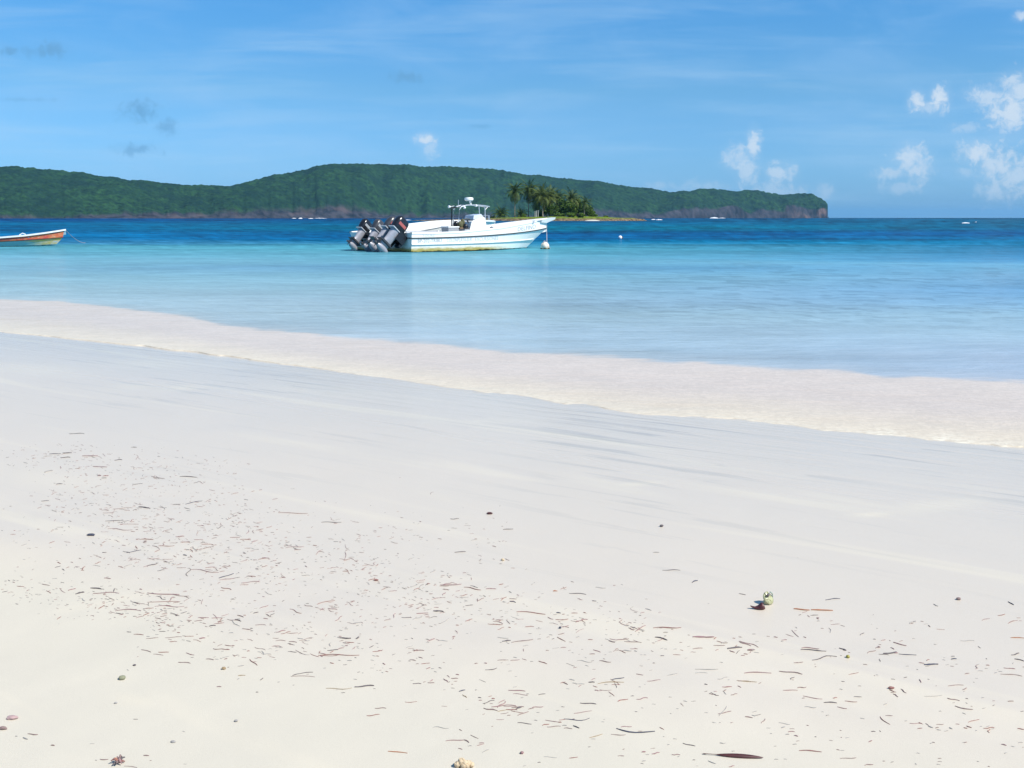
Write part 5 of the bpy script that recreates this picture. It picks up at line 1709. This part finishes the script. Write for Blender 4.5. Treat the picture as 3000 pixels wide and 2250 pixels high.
m_shell = paint('pale_green_shell', (0.42, 0.42, 0.24), 0.25, 0.1, 60.0, col2=(0.20, 0.19, 0.09), thr=(0.5, 0.62))
m_peb = paint('olive_pebble', (0.27, 0.27, 0.17), 0.7, 0.15, 90.0)
m_coral = paint('cream_coral', (0.66, 0.52, 0.34), 0.85, 0.12, 90.0, bump=0.6)
m_pod = paint('dark_red_pod', (0.085, 0.022, 0.022), 0.45, 0.2, 70.0)
m_pink = paint('pinkish_shell', (0.50, 0.34, 0.32), 0.6, 0.1, 60.0)
m_bead = paint('yellow_green_seed', (0.36, 0.32, 0.06), 0.5, 0.15, 90.0)

# the sea-snail shell standing on the sand
p = on_sand(2246, 1768)
dep = math.sqrt(p.x ** 2 + p.y ** 2 + CAM_H ** 2)
u_ = 1 / FPX * dep
sh = empty('sea_snail_shell', p, 0.5)
sh.scale = (0.82, 0.82, 0.82)
mb = MB()
prev = None
rings = []
for i in range(34):
    t = i / 33
    a = t * 2 * PI * 2.2
    rr = u_ * (4.0 + 15 * t)
    cr = u_ * (3.0 + 11.5 * t)
    c = Vector((rr * 0.55 * math.cos(a), rr * 0.30 * math.sin(a) - u_ * 5 * t, u_ * (38 - 24 * t) + rr * 0.25 * math.sin(a)))
    out_ = Vector((math.cos(a), 0.4 * math.sin(a), 0.3 * math.sin(a))).normalized()
    rings.append([c + out_ * (cr * math.cos(q_)) + Vector((0, 0.25, 1)).normalized() * (cr * math.sin(q_)) for q_ in [2 * PI * k / 14 for k in range(14)]])
mb.loft(rings, 0, True, True, True)
mb.build('whorl', m_shell, sh, angle=70)
mb = MB()
mb.blob((0, -u_ * 2, u_ * 7), u_ * 15, 4, 0.12, 3, 0, (0.95, 0.8, 0.75))
mb.build('body_whorl', m_shell, sh)
mb = MB()
mb.blob((-u_ * 5, -u_ * 10, u_ * 33), u_ * 6, 6, 0.2, 2, 0, (1, 0.6, 1))
mb.build('aperture', m_dr['d'], sh)
mb = MB()
mb.tube([(u_ * 14 * math.cos(a) + u_ * 5, -u_ * 6, u_ * 26 + u_ * 15 * math.sin(a)) for a in [-1.2 + 2.6 * k / 12 for k in range(13)]], u_ * 2.4, 6)
mb.build('lip', paint('grey_green_lip', (0.36, 0.42, 0.34), 0.25, 0.1, 60.0), sh)
tag(sh, 'pale green round sea-snail shell standing upright above a dark red husk', 'sea shell')
# dark red curled husk below it
p = on_sand(2222, 1784)
mb = MB()
rings = []
for i, (x, z, w, h) in enumerate([(-22, 11, 1.5, 1.5), (-16, 7, 3, 2.5), (-8, 4, 5, 3.5), (0, 5, 8, 6), (7, 9, 9, 11), (12, 9, 8, 10), (16, 5, 4, 5), (18, 2.5, 1.5, 1.5)]):
    rings.append([(u_ * x, u_ * 1.3 * w * math.cos(q_), max(0.0, u_ * (z * 0.8 + h * math.sin(q_)))) for q_ in [2 * PI * k / 10 for k in range(10)]])
mb.loft(rings, 0, True, True, True)
o = mb.build('seed_husk', m_pod, None, loc=p)
tag(o, 'dark red curled husk lying just below the pale green snail shell', 'seed husk')
# long dark pod near the bottom edge
a_, b_ = on_sand(2060, 2211), on_sand(2236, 2223)
mid_ = a_.lerp(b_, 0.5)
mb = MB()
pts, rad = [], []
for i in range(15):
    t = i / 14
    p = a_.lerp(b_, t)
    p.z = float(sand_z(p.x, p.y)) + 0.004
    pts.append(p - mid_)
    rad.append(0.0011 + 0.0072 * max(0, math.sin(PI * max(0, (t - 0.22) / 0.78))) ** 0.8)
mb.tube(pts, rad, 10, flat=0.7)
o = mb.build('seed_pod', m_pod, None, loc=mid_)
tag(o, 'long dark red-brown pod with a thin stalk, biggest scrap at the bottom edge', 'seed pod')
# orange straw
for (x0, y0, x1, y1, lab) in ((2325, 1784, 2372, 1788, 'first half of a faded orange straw beside the snail shell'), (2376, 1787, 2440, 1789, 'second half of a faded orange straw, farther from the snail shell')):
    mid_ = on_sand((x0 + x1) / 2, (y0 + y1) / 2)
    mb = MB()
    strand(mb, (x0, y0, x1, y1, 4.5, 'o'), rng, mid_)
    o = mb.build('straw_piece', m_dr['o'], None, loc=mid_)
    tag(o, lab, 'straw')
# coral lump at the bottom edge
p = on_sand(1358, 2247)
dep = math.sqrt(p.x ** 2 + p.y ** 2 + CAM_H ** 2)
u_ = 1 / FPX * dep
mb = MB()
for k, (x, y, z, r) in enumerate([(-16, 0, 8, 9), (-6, 3, 12, 11), (4, 0, 10, 10), (13, 2, 9, 9), (22, 0, 6, 7), (0, -7, 6, 8), (10, -7, 5, 7), (-2, 4, 17, 6)]):
    mb.blob((u_ * x, u_ * y, u_ * z), u_ * r, k, 0.35, 2)
co_ = mb.build('coral_lump', m_coral, None, loc=p)
tag(co_, 'knobbly cream coral lump at the bottom edge of the sand', 'coral')
lump('pebble', 358, 1990, 21, m_peb, 'rounded olive grey pebble alone on the dry cream sand', 'pebble', (1.1, 1, 0.72), 0.12, 3)
lump('pebble', 394, 1950, 9, m_dr['d'], 'tiny dark stone just above the olive pebble', 'pebble', (1.2, 1, 0.6), 0.3, 5)
lump('pebble', 692, 2114, 11, m_dr['g'], 'small grey stone alone at the middle of the dry sand', 'pebble', (1.2, 1, 0.7), 0.3, 6)
lump('pebble', 339, 2061, 9, m_dr['g'], 'small grey stone a little below the olive pebble', 'pebble', (1.3, 1, 0.6), 0.3, 7)
lump('shell_fragment', 36, 2106, 26, m_pink, 'pale pinkish shell fragment near the corner of the dry sand', 'shell', (1.3, 0.8, 0.45), 0.3, 8)
lump('bark_scrap', 9, 2137, 22, m_dr['b'], 'brown bark scrap at the very edge of the picture', 'bark', (1.1, 0.6, 0.5), 0.4, 9)
lump('leaf_scrap', 1435, 1506, 16, m_pod, 'small red-brown leaf scrap on clean sand under the water line', 'leaf', (1.4, 0.8, 0.5), 0.4, 10)
lump('leaf_scrap', 1938, 1543, 11, m_dr['d'], 'small black scrap alone on the wet clean sand', 'leaf', (1.2, 0.9, 0.8), 0.4, 11)
lump('seed', 2484, 1927, 13, m_bead, 'round yellow-green seed among dark strands', 'seed', (1, 1, 0.9), 0.1, 12)
lump('seed', 1473, 1642, 11, m_coral, 'pale round seed on the sand above the litter', 'seed', (1.2, 1, 0.8), 0.15, 13)
lump('seed', 2808, 1757, 12, m_dr['b'], 'brown seed with a yellow side, high on the clean sand', 'seed', (1.3, 1, 0.8), 0.2, 14)
lump('seed', 1641, 1841, 10, m_dr['n'], 'round blue-black seed among reddish strands', 'seed', (1, 1, 0.8), 0.15, 15)
lump('seed', 656, 1961, 15, m_dr['t'], 'tan seed husk at the border of the dry sand', 'seed', (1.0, 0.7, 0.7), 0.3, 16)
lump('leaf_scrap', 1102, 1701, 14, m_dr['r'], 'rust red leaf scrap in the middle of the litter', 'leaf', (1.3, 0.8, 0.5), 0.3, 17)
lump('leaf_scrap', 266, 1569, 17, m_dr['n'], 'thick blue-black scrap beside clean wet sand', 'leaf', (1.5, 0.7, 0.5), 0.3, 18)
lump('leaf_scrap', 1529, 2208, 13, m_dr['p'], 'purple-brown scrap alone above the coral lump', 'leaf', (1.0, 0.8, 0.8), 0.4, 19)
lump('leaf_scrap', 2611, 2018, 15, m_dr['r'], 'small reddish brown scrap on open sand', 'leaf', (1.4, 0.7, 0.6), 0.4, 20)
lump('leaf_scrap', 508, 2175, 14, m_dr['g'], 'pale grey curled scrap low on the dry sand', 'leaf', (1.3, 0.8, 0.5), 0.4, 21)
# tuft of red and green sprigs
p = on_sand(347, 2236)
tf = empty('weed_tuft', p, 0)
dep = math.sqrt(p.x ** 2 + p.y ** 2 + CAM_H ** 2)
u_ = 1 / FPX * dep
for k in range(9):
    a = k * 0.7
    mb = MB()
    mb.tube([(0, 0, u_ * 3), (u_ * 9 * math.cos(a), u_ * 12 * math.sin(a), u_ * (7 + 4 * (k % 3))), (u_ * 17 * math.cos(a), u_ * 18 * math.sin(a), u_ * (5 + 5 * (k % 2)))], [u_ * 2.4, u_ * 3.0, u_ * 1.2], 6)
    mb.build('sprig', m_dr['rdbpo'[k % 5]], tf)
tag(tf, 'small tuft of dark red and green weed sprigs at the bottom edge', 'weed tuft')
# ------------------------------------------------------------------ air
HAZE_D = 3.3e-5
top = max(260.0, float(HZ.max()) + 6)
mb = MB()
mb.box((0, 7000, (top - 6.0) / 2), (330000, 60000, top + 6.0))
m_haze, nt, out = new_mat('haze')
pv = nt.n('ShaderNodeVolumePrincipled', Color=(0.24, 0.62, 1.0, 1), Density=HAZE_D, Anisotropy=0.0)
nt.link(pv.outputs[0], out.inputs['Volume'])
hz = mb.build('haze', m_haze, smooth=False)
tag(hz, 'thin bluish sea haze over the bay', None, None, 'stuff')
